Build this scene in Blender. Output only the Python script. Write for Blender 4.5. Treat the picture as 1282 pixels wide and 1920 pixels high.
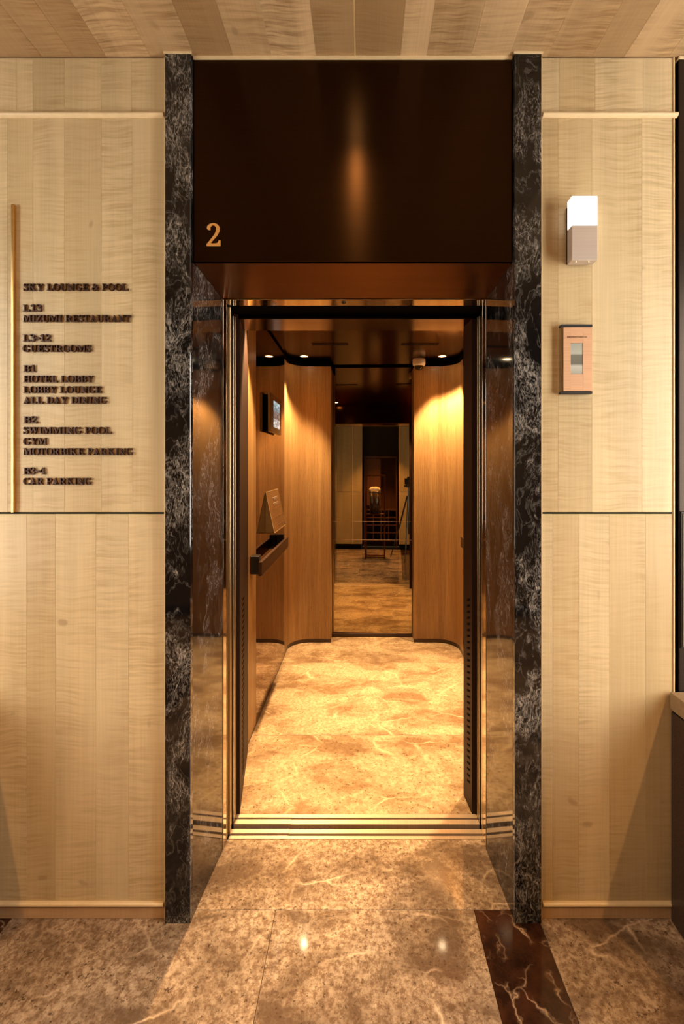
import bpy, bmesh, math, random
from mathutils import Vector, Matrix
from mathutils.geometry import tessellate_polygon

random.seed(7)
for o in list(bpy.data.objects):
    bpy.data.objects.remove(o)
scene = bpy.context.scene
COL = scene.collection

# ------------------------------------------------------------------ camera
# world: x right, y into the lift, z up; y = 0 is the landing door frame, floor z = 0
EYE = 1.48
DIST = 1.85
FPX = 875.0
cam_data = bpy.data.cameras.new('camera')
cam = bpy.data.objects.new('camera', cam_data)
COL.objects.link(cam)
cam.location = (0, -DIST, EYE)
cam.rotation_euler = (math.radians(90), 0, 0)
cam_data.sensor_fit = 'AUTO'
cam_data.sensor_width = 36.0
cam_data.lens = FPX / 1920 * 36.0
cam_data.shift_x = -39.0 / 1920
cam_data.shift_y = -88.0 / 1920
cam_data.clip_start = 0.02
scene.camera = cam

# ------------------------------------------------------------------ world, exposure
world = bpy.data.worlds.new('world')
scene.world = world
world.use_nodes = True
bg = world.node_tree.nodes['Background']
bg.inputs[0].default_value = (1.0, 0.9, 0.78, 1)
bg.inputs[1].default_value = 0.15
scene.view_settings.view_transform = 'Standard'
scene.view_settings.look = 'None'
scene.view_settings.gamma = 1
scene.view_settings.use_curve_mapping = False
scene.view_settings.exposure = 0.08

SIDE_LIGHT = 24.0      # unseen panes added at both lobby ends to give the side light
CAR_SPOT = 255.0          # recessed downlights in the lift car
LOBBY_SPOT = 105.0        # lobby ceiling downlights, mostly added as warm fill
WARM = (1.0, 0.66, 0.33)
WARM_LOBBY = (1.0, 0.55, 0.21)


def D(z):                # depth from the camera -> world y
    return z - DIST


# ------------------------------------------------------------------ helpers
def tag(o, label=None, cat=None, group=None, kind=None):
    if label: o['label'] = label
    if cat: o['category'] = cat
    if group: o['group'] = group
    if kind: o['kind'] = kind
    return o


def link(name, me, mat=None, parent=None, smooth=False):
    o = bpy.data.objects.new(name, me)
    COL.objects.link(o)
    if mat is not None and len(me.materials) == 0:
        me.materials.append(mat)
    if parent is not None:
        o.parent = parent
    if smooth:
        for p in me.polygons:
            p.use_smooth = True
    return o


def empty(name, loc=(0, 0, 0), rot=(0, 0, 0)):
    o = bpy.data.objects.new(name, None)
    COL.objects.link(o)
    o.location = loc
    o.rotation_euler = rot
    o.empty_display_size = 0.05
    return o


def finish(bm, name, mat, parent=None, smooth=False, loc=None):
    bmesh.ops.recalc_face_normals(bm, faces=bm.faces)
    me = bpy.data.meshes.new(name)
    bm.to_mesh(me)
    bm.free()
    o = link(name, me, mat, parent, smooth)
    if loc is not None:
        o.location = loc
    return o


def add_box(bm, x0, x1, y0, y1, z0, z1, bevel=0.0, seg=1):
    vs = [bm.verts.new((x, y, z)) for x in (x0, x1) for y in (y0, y1) for z in (z0, z1)]
    idx = [(0, 1, 3, 2), (4, 6, 7, 5), (0, 4, 5, 1), (2, 3, 7, 6), (0, 2, 6, 4), (1, 5, 7, 3)]
    fs = [bm.faces.new([vs[i] for i in f]) for f in idx]
    if bevel > 0:
        es = list({e for f in fs for e in f.edges})
        bmesh.ops.bevel(bm, geom=es, offset=bevel, segments=seg, affect='EDGES', profile=0.7)
    return fs


def box(name, x0, x1, y0, y1, z0, z1, mat, parent=None, bevel=0.0, origin=True, seg=1):
    """a box given in world (or parent) coordinates; its own origin sits at its base centre"""
    bm = bmesh.new()
    cx, cy, cz = ((x0 + x1) / 2, (y0 + y1) / 2, z0) if origin else (0, 0, 0)
    add_box(bm, x0 - cx, x1 - cx, y0 - cy, y1 - cy, z0 - cz, z1 - cz, bevel, seg)
    return finish(bm, name, mat, parent, loc=(cx, cy, cz))


def add_cyl(bm, c, r, h, axis='z', n=24, r2=None):
    r2 = r if r2 is None else r2
    a, b = [], []
    for i in range(n):
        t = 2 * math.pi * i / n
        u, v = math.cos(t), math.sin(t)
        if axis == 'z':
            a.append(bm.verts.new((c[0] + r * u, c[1] + r * v, c[2])))
            b.append(bm.verts.new((c[0] + r2 * u, c[1] + r2 * v, c[2] + h)))
        elif axis == 'y':
            a.append(bm.verts.new((c[0] + r * u, c[1], c[2] + r * v)))
            b.append(bm.verts.new((c[0] + r2 * u, c[1] + h, c[2] + r2 * v)))
        else:
            a.append(bm.verts.new((c[0], c[1] + r * u, c[2] + r * v)))
            b.append(bm.verts.new((c[0] + h, c[1] + r2 * u, c[2] + r2 * v)))
    for i in range(n):
        j = (i + 1) % n
        bm.faces.new((a[i], a[j], b[j], b[i]))
    bm.faces.new(a)
    bm.faces.new(b)


def add_lathe(bm, prof, n=32):
    """prof: list of (r, z); revolved round z"""
    rings = []
    for r, z in prof:
        if r < 1e-6:
            rings.append([bm.verts.new((0, 0, z))])
        else:
            rings.append([bm.verts.new((r * math.cos(2 * math.pi * i / n), r * math.sin(2 * math.pi * i / n), z)) for i in range(n)])
    for A, B in zip(rings, rings[1:]):
        for i in range(n):
            j = (i + 1) % n
            if len(A) == 1 and len(B) == 1:
                continue
            if len(A) == 1:
                bm.faces.new((A[0], B[i], B[j]))
            elif len(B) == 1:
                bm.faces.new((A[i], A[j], B[0]))
            else:
                bm.faces.new((A[i], A[j], B[j], B[i]))


def add_bar(bm, p, q, w, n=8):
    """a round bar from p to q"""
    p, q = Vector(p), Vector(q)
    d = (q - p).normalized()
    u = d.orthogonal().normalized()
    v = d.cross(u)
    A = [bm.verts.new(p + (u * math.cos(2 * math.pi * i / n) + v * math.sin(2 * math.pi * i / n)) * w) for i in range(n)]
    B = [bm.verts.new(q + (u * math.cos(2 * math.pi * i / n) + v * math.sin(2 * math.pi * i / n)) * w) for i in range(n)]
    for i in range(n):
        j = (i + 1) % n
        bm.faces.new((A[i], A[j], B[j], B[i]))
    bm.faces.new(A)
    bm.faces.new(B)


def add_prism_xy(bm, pts, z0, z1):
    """closed outline in plan, extruded upward"""
    a = [bm.verts.new((x, y, z0)) for x, y in pts]
    b = [bm.verts.new((x, y, z1)) for x, y in pts]
    n = len(pts)
    for i in range(n):
        j = (i + 1) % n
        bm.faces.new((a[i], a[j], b[j], b[i]))
    bm.faces.new(a)
    bm.faces.new(b)


def add_prism_yz(bm, pts, x0, x1):
    a = [bm.verts.new((x0, y, z)) for y, z in pts]
    b = [bm.verts.new((x1, y, z)) for y, z in pts]
    n = len(pts)
    for i in range(n):
        j = (i + 1) % n
        bm.faces.new((a[i], a[j], b[j], b[i]))
    bm.faces.new(a)
    bm.faces.new(b)


def wall_strip_prism(bm, pts, thick, z0, z1):
    """open plan polyline thickened to its left side and extruded upward"""
    n = len(pts)
    off = []
    for i in range(n):
        p = Vector(pts[i])
        a = Vector(pts[max(i - 1, 0)])
        b = Vector(pts[min(i + 1, n - 1)])
        d = (b - a).normalized()
        off.append(p + Vector((-d.y, d.x)) * thick)
    add_prism_xy(bm, [tuple(p) for p in pts] + [tuple(p) for p in reversed(off)], z0, z1)


def glyph_mesh(name, loops, k, depth):
    """upright letter in local xz, facing -y, its back at y = 0"""
    L = [[Vector((x * k, 0, y * k)) for x, y in lp] for lp in loops]
    flat = [p for lp in L for p in lp]
    tris = tessellate_polygon([[Vector((p.x, p.z, 0)) for p in lp] for lp in L])
    n = len(flat)
    verts = [(p.x, -depth, p.z) for p in flat] + [(p.x, 0, p.z) for p in flat]
    faces = [tuple(t) for t in tris]
    base = 0
    for lp in L:
        m = len(lp)
        for i in range(m):
            j = (i + 1) % m
            faces.append((base + i, base + j, n + base + j, n + base + i))
        base += m
    me = bpy.data.meshes.new(name)
    me.from_pydata(verts, [], faces)
    me.update()
    bm = bmesh.new()
    bm.from_mesh(me)
    bmesh.ops.recalc_face_normals(bm, faces=bm.faces)
    bm.to_mesh(me)
    bm.free()
    return me


# ------------------------------------------------------------------ materials
class NT:
    def __init__(self, name):
        self.m = bpy.data.materials.new(name)
        self.m.use_nodes = True
        self.t = self.m.node_tree
        self.b = self.t.nodes['Principled BSDF']

    def n(self, kind, **kw):
        nd = self.t.nodes.new(kind)
        for k, v in kw.items():
            if k.startswith('i_'):
                key = k[2:]
                key = int(key) if key.isdigit() else key.replace('_', ' ')
                nd.inputs[key].default_value = v
            else:
                setattr(nd, k, v)
        return nd

    def l(self, a, b):
        self.t.links.new(a, b)

    def coords(self, scale=(1, 1, 1), rot=(0, 0, 0), random_offset=True):
        tc = self.n('ShaderNodeTexCoord')
        v = tc.outputs['Object']
        if random_offset:
            oi = self.n('ShaderNodeObjectInfo')
            mul = self.n('ShaderNodeMath', operation='MULTIPLY', i_1=41.0)
            self.l(oi.outputs['Random'], mul.inputs[0])
            add = self.n('ShaderNodeVectorMath', operation='ADD')
            self.l(v, add.inputs[0])
            self.l(mul.outputs[0], add.inputs[1])
            v = add.outputs[0]
        self.raw = v
        return self.scaled(scale, rot)

    def scaled(self, scale, rot=(0, 0, 0), src=None):
        mp = self.n('ShaderNodeMapping')
        mp.inputs['Scale'].default_value = scale
        mp.inputs['Rotation'].default_value = rot
        self.l(src if src is not None else self.raw, mp.inputs['Vector'])
        return mp.outputs[0]

    def noise(self, vec, scale=1.0, detail=4, rough=0.55, dist=0.0):
        nd = self.n('ShaderNodeTexNoise')
        nd.inputs['Scale'].default_value = scale
        nd.inputs['Detail'].default_value = detail
        nd.inputs['Roughness'].default_value = rough
        nd.inputs['Distortion'].default_value = dist
        self.l(vec, nd.inputs['Vector'])
        return nd

    def ramp(self, fac, stops, interp='LINEAR'):
        nd = self.n('ShaderNodeValToRGB')
        cr = nd.color_ramp
        cr.interpolation = interp
        while len(cr.elements) < len(stops):
            cr.elements.new(0.5)
        for e, (p, c) in zip(cr.elements, stops):
            e.position = p
            e.color = (c, c, c, 1) if isinstance(c, (int, float)) else (*c, 1)
        self.l(fac, nd.inputs['Fac'])
        return nd.outputs['Color']

    def mix(self, fac, a, b, mode='MIX'):
        nd = self.n('ShaderNodeMix', data_type='RGBA', blend_type=mode)
        for s, v in ((0, fac), (6, a), (7, b)):
            if isinstance(v, (int, float)):
                nd.inputs[s].default_value = v
            elif isinstance(v, tuple):
                nd.inputs[s].default_value = (*v, 1)
            else:
                self.l(v, nd.inputs[s])
        return nd.outputs[2]

    def math(self, op, a, b=0.0):
        nd = self.n('ShaderNodeMath', operation=op)
        for i, v in enumerate((a, b)):
            if isinstance(v, (int, float)):
                nd.inputs[i].default_value = v
            else:
                self.l(v, nd.inputs[i])
        return nd.outputs[0]

    def bump(self, h, strength=0.1, dist=0.002):
        nd = self.n('ShaderNodeBump')
        nd.inputs['Strength'].default_value = strength
        nd.inputs['Distance'].default_value = dist
        self.l(h, nd.inputs['Height'])
        self.l(nd.outputs[0], self.b.inputs['Normal'])

    def set(self, color=None, rough=None, metal=None, spec=None, coat=None):
        if color is not None:
            if isinstance(color, tuple): self.b.inputs['Base Color'].default_value = (*color, 1)
            else: self.l(color, self.b.inputs['Base Color'])
        if rough is not None:
            if isinstance(rough, (int, float)): self.b.inputs['Roughness'].default_value = rough
            else: self.l(rough, self.b.inputs['Roughness'])
        if metal is not None: self.b.inputs['Metallic'].default_value = metal
        if spec is not None: self.b.inputs['Specular IOR Level'].default_value = spec
        if coat is not None: self.b.inputs['Coat Weight'].default_value = coat
        return self.m


def mat_plain(name, color, rough=0.5, metal=0.0, spec=None, vary=0.12, scale=30):
    t = NT(name)
    v = t.coords((scale,) * 3)
    nz = t.noise(v, 1.0, 3)
    c = t.ramp(nz.outputs['Fac'], [(0.3, tuple(x * (1 - vary) for x in color)), (0.7, tuple(min(1, x * (1 + vary)) for x in color))])
    return t.set(c, rough, metal, spec)


def mat_brushed(name, color, rough=0.3, aniso=0.0, tangent=None, stretch=(2, 2, 300), metal=1.0):
    t = NT(name)
    v = t.coords(stretch)
    nz = t.noise(v, 1.0, 3, 0.6)
    c = t.ramp(nz.outputs['Fac'], [(0.3, tuple(x * 0.86 for x in color)), (0.7, color)])
    t.set(c, rough, metal)
    if aniso:
        t.b.inputs['Anisotropic'].default_value = aniso
        cx = t.n('ShaderNodeCombineXYZ')
        for i in range(3):
            cx.inputs[i].default_value = tangent[i]
        t.l(cx.outputs[0], t.b.inputs['Tangent'])
    return t.m


def mat_emit(name, color, strength):
    t = NT(name)
    t.set((0.8, 0.8, 0.8), 0.4)
    t.b.inputs['Emission Color'].default_value = (*color, 1)
    t.b.inputs['Emission Strength'].default_value = strength
    return t.m


def mat_maple(name, light, dark, figure=0.5, rough=0.36):
    """figured maple veneer: strip length runs along local z, ripple crosses it"""
    t = NT(name)
    t.coords()
    oi = t.n('ShaderNodeObjectInfo')
    base = t.mix(t.ramp(oi.outputs['Random'], [(0.0, 0.0), (1.0, 1.0)]), light, dark)
    warp = t.noise(t.scaled((5, 5, 2.2)), 1.0, 2)
    wv = t.n('ShaderNodeVectorMath', operation='MULTIPLY_ADD')
    t.l(warp.outputs['Color'], wv.inputs[0])
    wv.inputs[1].default_value = (0.0, 0.0, 0.05)
    t.l(t.raw, wv.inputs[2])
    rip = t.noise(t.scaled((8, 8, 125), (0, 0.10, 0), wv.outputs[0]), 1.0, 3, 0.55)
    rip_v = t.ramp(rip.outputs['Fac'], [(0.36, 1.0), (0.52, 0.35), (0.66, 0.0)])
    area = t.noise(t.scaled((7, 7, 1.6)), 1.0, 2)
    area_v = t.ramp(area.outputs['Fac'], [(0.34, 0.08), (0.66, 1.0)])
    f = t.math('MULTIPLY', t.math('MULTIPLY', rip_v, area_v), figure)
    c = t.mix(f, base, tuple(x * k for x, k in zip(dark, (0.66, 0.56, 0.42))))
    grain = t.noise(t.scaled((210, 210, 3.5)), 1.0, 2)
    g_v = t.ramp(grain.outputs['Fac'], [(0.35, 0.95), (0.65, 1.03)])
    c = t.mix(1.0, c, g_v, 'MULTIPLY')
    cloud = t.noise(t.scaled((9, 9, 0.9)), 1.0, 2)
    c = t.mix(1.0, c, t.ramp(cloud.outputs['Fac'], [(0.3, 0.88), (0.7, 1.06)]), 'MULTIPLY')
    knot = t.noise(t.scaled((16, 16, 14)), 1.0, 0)
    c = t.mix(t.ramp(knot.outputs['Fac'], [(0.83, 0.0), (0.87, 0.45)]), c, (0.25, 0.15, 0.07))
    return t.set(c, rough, 0.0, 0.4)


def mat_teak(name, light, dark, rough=0.34):
    t = NT(name)
    t.coords()
    band = t.noise(t.scaled((14, 14, 0.35)), 1.0, 4, 0.6)
    fib = t.noise(t.scaled((130, 130, 4.0)), 1.0, 4, 0.65)
    pore = t.noise(t.scaled((420, 420, 22)), 1.0, 2)
    c = t.mix(t.ramp(band.outputs['Fac'], [(0.3, 0.0), (0.7, 1.0)]), light, dark)
    c = t.mix(1.0, c, t.ramp(fib.outputs['Fac'], [(0.3, 0.72), (0.7, 1.12)]), 'MULTIPLY')
    c = t.mix(t.ramp(pore.outputs['Fac'], [(0.60, 0.0), (0.68, 0.45)]), c, tuple(x * 0.35 for x in dark))
    return t.set(c, rough, 0.0, 0.4)


def mat_black_marble(name, amount=1.0):
    """black stone with smoky white, flowing veins"""
    t = NT(name)
    t.coords()
    w = t.noise(t.scaled((4, 4, 2.4)), 1.0, 4, 0.6)
    wv = t.n('ShaderNodeVectorMath', operation='MULTIPLY_ADD')
    t.l(w.outputs['Color'], wv.inputs[0])
    wv.inputs[1].default_value = (0.42, 0.42, 0.42)
    t.l(t.raw, wv.inputs[2])
    flow = t.scaled((15, 15, 6.5), (0, math.radians(32), 0), wv.outputs[0])
    a = t.noise(flow, 1.0, 5, 0.58, 0.25)
    ridge = t.math('ABSOLUTE', t.math('SUBTRACT', a.outputs['Fac'], 0.5))
    vein = t.ramp(ridge, [(0.0, 0.95), (0.007, 0.6), (0.022, 0.12), (0.05, 0.0)])
    zone = t.noise(t.scaled((7, 7, 4), src=wv.outputs[0]), 1.0, 3)
    zone_v = t.ramp(zone.outputs['Fac'], [(0.46, 0.02), (0.58, 1.0)])
    wv3 = t.n('ShaderNodeVectorMath', operation='MULTIPLY_ADD')
    t.l(w.outputs['Color'], wv3.inputs[0])
    wv3.inputs[1].default_value = (0.12, 0.12, 0.12)
    t.l(t.raw, wv3.inputs[2])
    speck = t.noise(t.scaled((230, 230, 75), (0, math.radians(38), 0), wv3.outputs[0]), 1.0, 3, 0.7)
    speck_v = t.ramp(speck.outputs['Fac'], [(0.50, 0.0), (0.72, 1.0)])
    cloud = t.math('MULTIPLY', t.math('MULTIPLY', speck_v, zone_v), 0.72)
    fine = t.noise(t.scaled((36, 36, 14), (0, math.radians(40), 0), wv.outputs[0]), 1.0, 5, 0.6, 0.8)
    fr = t.math('ABSOLUTE', t.math('SUBTRACT', fine.outputs['Fac'], 0.5))
    fine_v = t.math('MULTIPLY', t.ramp(fr, [(0.0, 0.8), (0.02, 0.15), (0.05, 0.0)]), zone_v)
    tot = t.math('MINIMUM', t.math('ADD', t.math('ADD', t.math('MULTIPLY', vein, t.math('MULTIPLY', t.math('ADD', t.math('MULTIPLY', speck_v, 0.6), 0.45), t.math('ADD', t.math('MULTIPLY', zone_v, 0.7), 0.3))), cloud), t.math('MULTIPLY', fine_v, 0.35)), 1.0)
    c = t.mix(t.math('MULTIPLY', tot, amount), (0.004, 0.0035, 0.0038), (0.42, 0.38, 0.335))
    return t.set(c, 0.06, 0.0, 0.5 if amount > 0.7 else 0.9)


def mat_floor_marble(name, base, light, dark, tint=1.0):
    """brown brecciated marble: pebbly ground, pale cracks, darker clouds"""
    t = NT(name)
    t.coords()
    w = t.noise(t.scaled((7, 7, 7)), 1.0, 4, 0.6)
    wv = t.n('ShaderNodeVectorMath', operation='MULTIPLY_ADD')
    t.l(w.outputs['Color'], wv.inputs[0])
    wv.inputs[1].default_value = (0.09, 0.09, 0.09)
    t.l(t.raw, wv.inputs[2])
    vor = t.n('ShaderNodeTexVoronoi', feature='DISTANCE_TO_EDGE')
    vor.inputs['Scale'].default_value = 38.0
    t.l(wv.outputs[0], vor.inputs['Vector'])
    crack = t.ramp(vor.outputs['Distance'], [(0.0, 1.0), (0.05, 0.35), (0.14, 0.0)])
    cells = t.n('ShaderNodeTexVoronoi')
    cells.inputs['Scale'].default_value = 38.0
    t.l(wv.outputs[0], cells.inputs['Vector'])
    bw = t.n('ShaderNodeRGBToBW')
    t.l(cells.outputs['Color'], bw.inputs[0])
    pebble = t.noise(t.scaled((60, 60, 60)), 1.0, 7, 0.78)
    c = t.mix(t.ramp(pebble.outputs['Fac'], [(0.43, 0.0), (0.58, 1.0)]), base, light)
    c = t.mix(t.math('MULTIPLY', bw.outputs[0], 0.3), c, dark)
    clouds = t.noise(t.scaled((3.2, 5.0, 3)), 1.0, 5, 0.65, 0.4)
    c = t.mix(t.ramp(clouds.outputs['Fac'], [(0.44, 0.0), (0.62, 0.9)]), c, dark)
    fleck = t.noise(t.scaled((85, 85, 85)), 1.0, 3, 0.6)
    c = t.mix(t.ramp(fleck.outputs['Fac'], [(0.60, 0.0), (0.67, 0.8)]), c, tuple(x * 0.45 for x in dark))
    c = t.mix(t.math('MULTIPLY', crack, 0.05), c, tuple(min(1, x * 1.25) for x in light))
    w2 = t.noise(t.scaled((4, 4, 4)), 1.0, 5, 0.6)
    wv2 = t.n('ShaderNodeVectorMath', operation='MULTIPLY_ADD')
    t.l(w2.outputs['Color'], wv2.inputs[0])
    wv2.inputs[1].default_value = (0.13, 0.13, 0.13)
    t.l(t.raw, wv2.inputs[2])
    big = t.n('ShaderNodeTexVoronoi', feature='DISTANCE_TO_EDGE')
    big.inputs['Scale'].default_value = 1.0
    t.l(t.scaled((2.6, 5.2, 3.0), (0, 0, 0.45), wv2.outputs[0]), big.inputs['Vector'])
    lv = t.ramp(big.outputs['Distance'], [(0.0, 0.9), (0.008, 0.45), (0.026, 0.0)])
    gate = t.noise(t.scaled((5, 5, 5)), 1.0, 2)
    lv = t.math('MULTIPLY', lv, t.ramp(gate.outputs['Fac'], [(0.47, 0.0), (0.66, 0.85)]))
    c = t.mix(lv, c, tuple(min(1, x * 1.4) for x in light))
    return t.set(c, 0.06, 0.0, 0.5)


def mat_dark_marble(name):
    """dark brown stone with thin rusty white veins"""
    t = NT(name)
    t.coords()
    w = t.noise(t.scaled((5, 5, 5)), 1.0, 4, 0.6)
    wv = t.n('ShaderNodeVectorMath', operation='MULTIPLY_ADD')
    t.l(w.outputs['Color'], wv.inputs[0])
    wv.inputs[1].default_value = (0.3, 0.3, 0.3)
    t.l(t.raw, wv.inputs[2])
    vor = t.n('ShaderNodeTexVoronoi', feature='DISTANCE_TO_EDGE')
    vor.inputs['Scale'].default_value = 9.0
    t.l(wv.outputs[0], vor.inputs['Vector'])
    crack = t.ramp(vor.outputs['Distance'], [(0.0, 1.0), (0.02, 0.3), (0.06, 0.0)])
    gate = t.noise(t.scaled((9, 9, 9)), 1.0, 3)
    crack = t.math('MULTIPLY', crack, t.ramp(gate.outputs['Fac'], [(0.42, 0.0), (0.62, 1.0)]))
    cl = t.noise(t.scaled((14, 14, 14)), 1.0, 5, 0.65)
    c = t.ramp(cl.outputs['Fac'], [(0.35, (0.022, 0.009, 0.005)), (0.7, (0.075, 0.026, 0.011))])
    c = t.mix(crack, c, (0.5, 0.33, 0.2))
    return t.set(c, 0.1, 0.0, 0.5)


M = {}
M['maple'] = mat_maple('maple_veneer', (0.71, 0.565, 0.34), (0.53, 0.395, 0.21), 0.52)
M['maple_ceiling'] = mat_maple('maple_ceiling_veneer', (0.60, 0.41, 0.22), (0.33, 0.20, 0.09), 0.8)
M['maple_rear'] = mat_maple('darkened_maple_veneer', (0.34, 0.25, 0.12), (0.26, 0.185, 0.085), 0.4)  # maple darkened to cut the light bounced off the rear wall
M['maple_edge'] = mat_plain('maple_edge', (0.74, 0.57, 0.33), 0.4, vary=0.05)
M['maple_base'] = mat_maple('maple_base', (0.55, 0.36, 0.20), (0.50, 0.32, 0.17), 0.2)
M['teak'] = mat_teak('teak_veneer', (0.47, 0.275, 0.11), (0.32, 0.165, 0.06))
M['black_marble'] = mat_black_marble('black_veined_marble', 0.85)
M['reveal_marble'] = mat_black_marble('black_sparse_marble', 0.6)
M['floor_marble'] = mat_floor_marble('brown_marble', (0.26, 0.160, 0.094), (0.62, 0.46, 0.31), (0.13, 0.078, 0.045))
M['car_marble'] = mat_floor_marble('lit_brown_marble', (0.48, 0.315, 0.165), (0.66, 0.49, 0.30), (0.22, 0.125, 0.06))  # the lobby floor stone lightened to read as brightly lit
M['dark_marble'] = mat_dark_marble('dark_brown_marble')
M['granite'] = mat_plain('dark_granite', (0.045, 0.024, 0.016), 0.4, vary=0.8, scale=260)
M['fascia'] = mat_brushed('dark_bronze_sheet', (0.042, 0.022, 0.0105), 0.30, 0.85, (0, 0, 1), (3, 3, 500))
M['return'] = mat_brushed('maroon_bronze', (0.030, 0.011, 0.005), 0.55, metal=0.0)
M['return'].node_tree.nodes['Principled BSDF'].inputs['Specular IOR Level'].default_value = 0.2
M['bronze'] = mat_brushed('bronze_sheet', (0.20, 0.085, 0.035), 0.28)
M['bronze_dark'] = mat_brushed('dark_bronze', (0.060, 0.045, 0.036), 0.33)
M['steel'] = mat_brushed('polished_steel', (0.80, 0.72, 0.60), 0.08)
M['steel_satin'] = mat_brushed('satin_steel', (0.66, 0.60, 0.50), 0.27)
M['brass_door'] = mat_brushed('satin_brass_door', (0.52, 0.40, 0.22), 0.3)
M['sill'] = mat_brushed('bronze_sill', (0.80, 0.60, 0.40), 0.38, stretch=(300, 2, 2), metal=0.6)
M['copper'] = mat_brushed('copper_plate', (0.80, 0.47, 0.28), 0.34, metal=0.35)
M['champagne'] = mat_brushed('champagne_metal', (0.66, 0.58, 0.52), 0.42, metal=0.55)
M['brass'] = mat_brushed('brass', (0.80, 0.50, 0.18), 0.3)
M['letter'] = mat_brushed('dark_bronze_letter', (0.060, 0.022, 0.010), 0.42, metal=0.4)
M['numeral'] = mat_plain('gold_numeral', (0.72, 0.36, 0.10), 0.4, 0.3, vary=0.05)
M['black'] = mat_plain('black_void', (0.0012, 0.001, 0.0009), 0.9, spec=0.05, vary=0.1)
M['black_metal'] = mat_plain('black_metal', (0.012, 0.010, 0.009), 0.28, vary=0.1)
M['black_plastic'] = mat_plain('black_plastic', (0.015, 0.014, 0.013), 0.4, vary=0.1)
M['white_plastic'] = mat_plain('white_plastic', (0.90, 0.86, 0.80), 0.4, vary=0.03)
M['rail'] = mat_plain('rail_lacquer', (0.045, 0.018, 0.009), 0.3, vary=0.2)
M['car_ceiling'] = mat_brushed('car_ceiling_bronze', (0.12, 0.05, 0.019), 0.16, stretch=(2, 200, 2))
M['panel_face'] = mat_plain('brown_glass_face', (0.16, 0.075, 0.03), 0.15, vary=0.1)
M['dark_teak'] = mat_teak('dark_teak', (0.10, 0.035, 0.014), (0.06, 0.02, 0.008))
M['pale_panel'] = mat_brushed('steel_reflection_pale', (0.80, 0.77, 0.72), 0.3, metal=0.2)  # pale base colour stands in for reflections on the steel
M['inlay'] = mat_plain('gold_inlay', (0.62, 0.43, 0.19), 0.4, 0.2, vary=0.05)
M['gold_frame'] = mat_plain('gold_lacquer', (0.42, 0.29, 0.12), 0.38, 0.3, vary=0.08)
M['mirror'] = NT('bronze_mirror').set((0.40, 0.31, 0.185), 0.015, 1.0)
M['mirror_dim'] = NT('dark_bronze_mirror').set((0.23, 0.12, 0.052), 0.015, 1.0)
M['lamp_lens'] = mat_emit('lamp_lens', (1.0, 0.72, 0.40), 30.0)
M['lantern'] = mat_emit('lantern_lens', (1.0, 0.97, 0.93), 1.15)
M['window'] = mat_emit('side_light_pane', (1.0, 0.96, 0.87), SIDE_LIGHT)  # unseen emissive pane, placed and sized for the side light
M['side_pane_left'] = mat_emit('side_light_pane_dim', (1.0, 0.96, 0.85), SIDE_LIGHT * 0.46)

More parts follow.
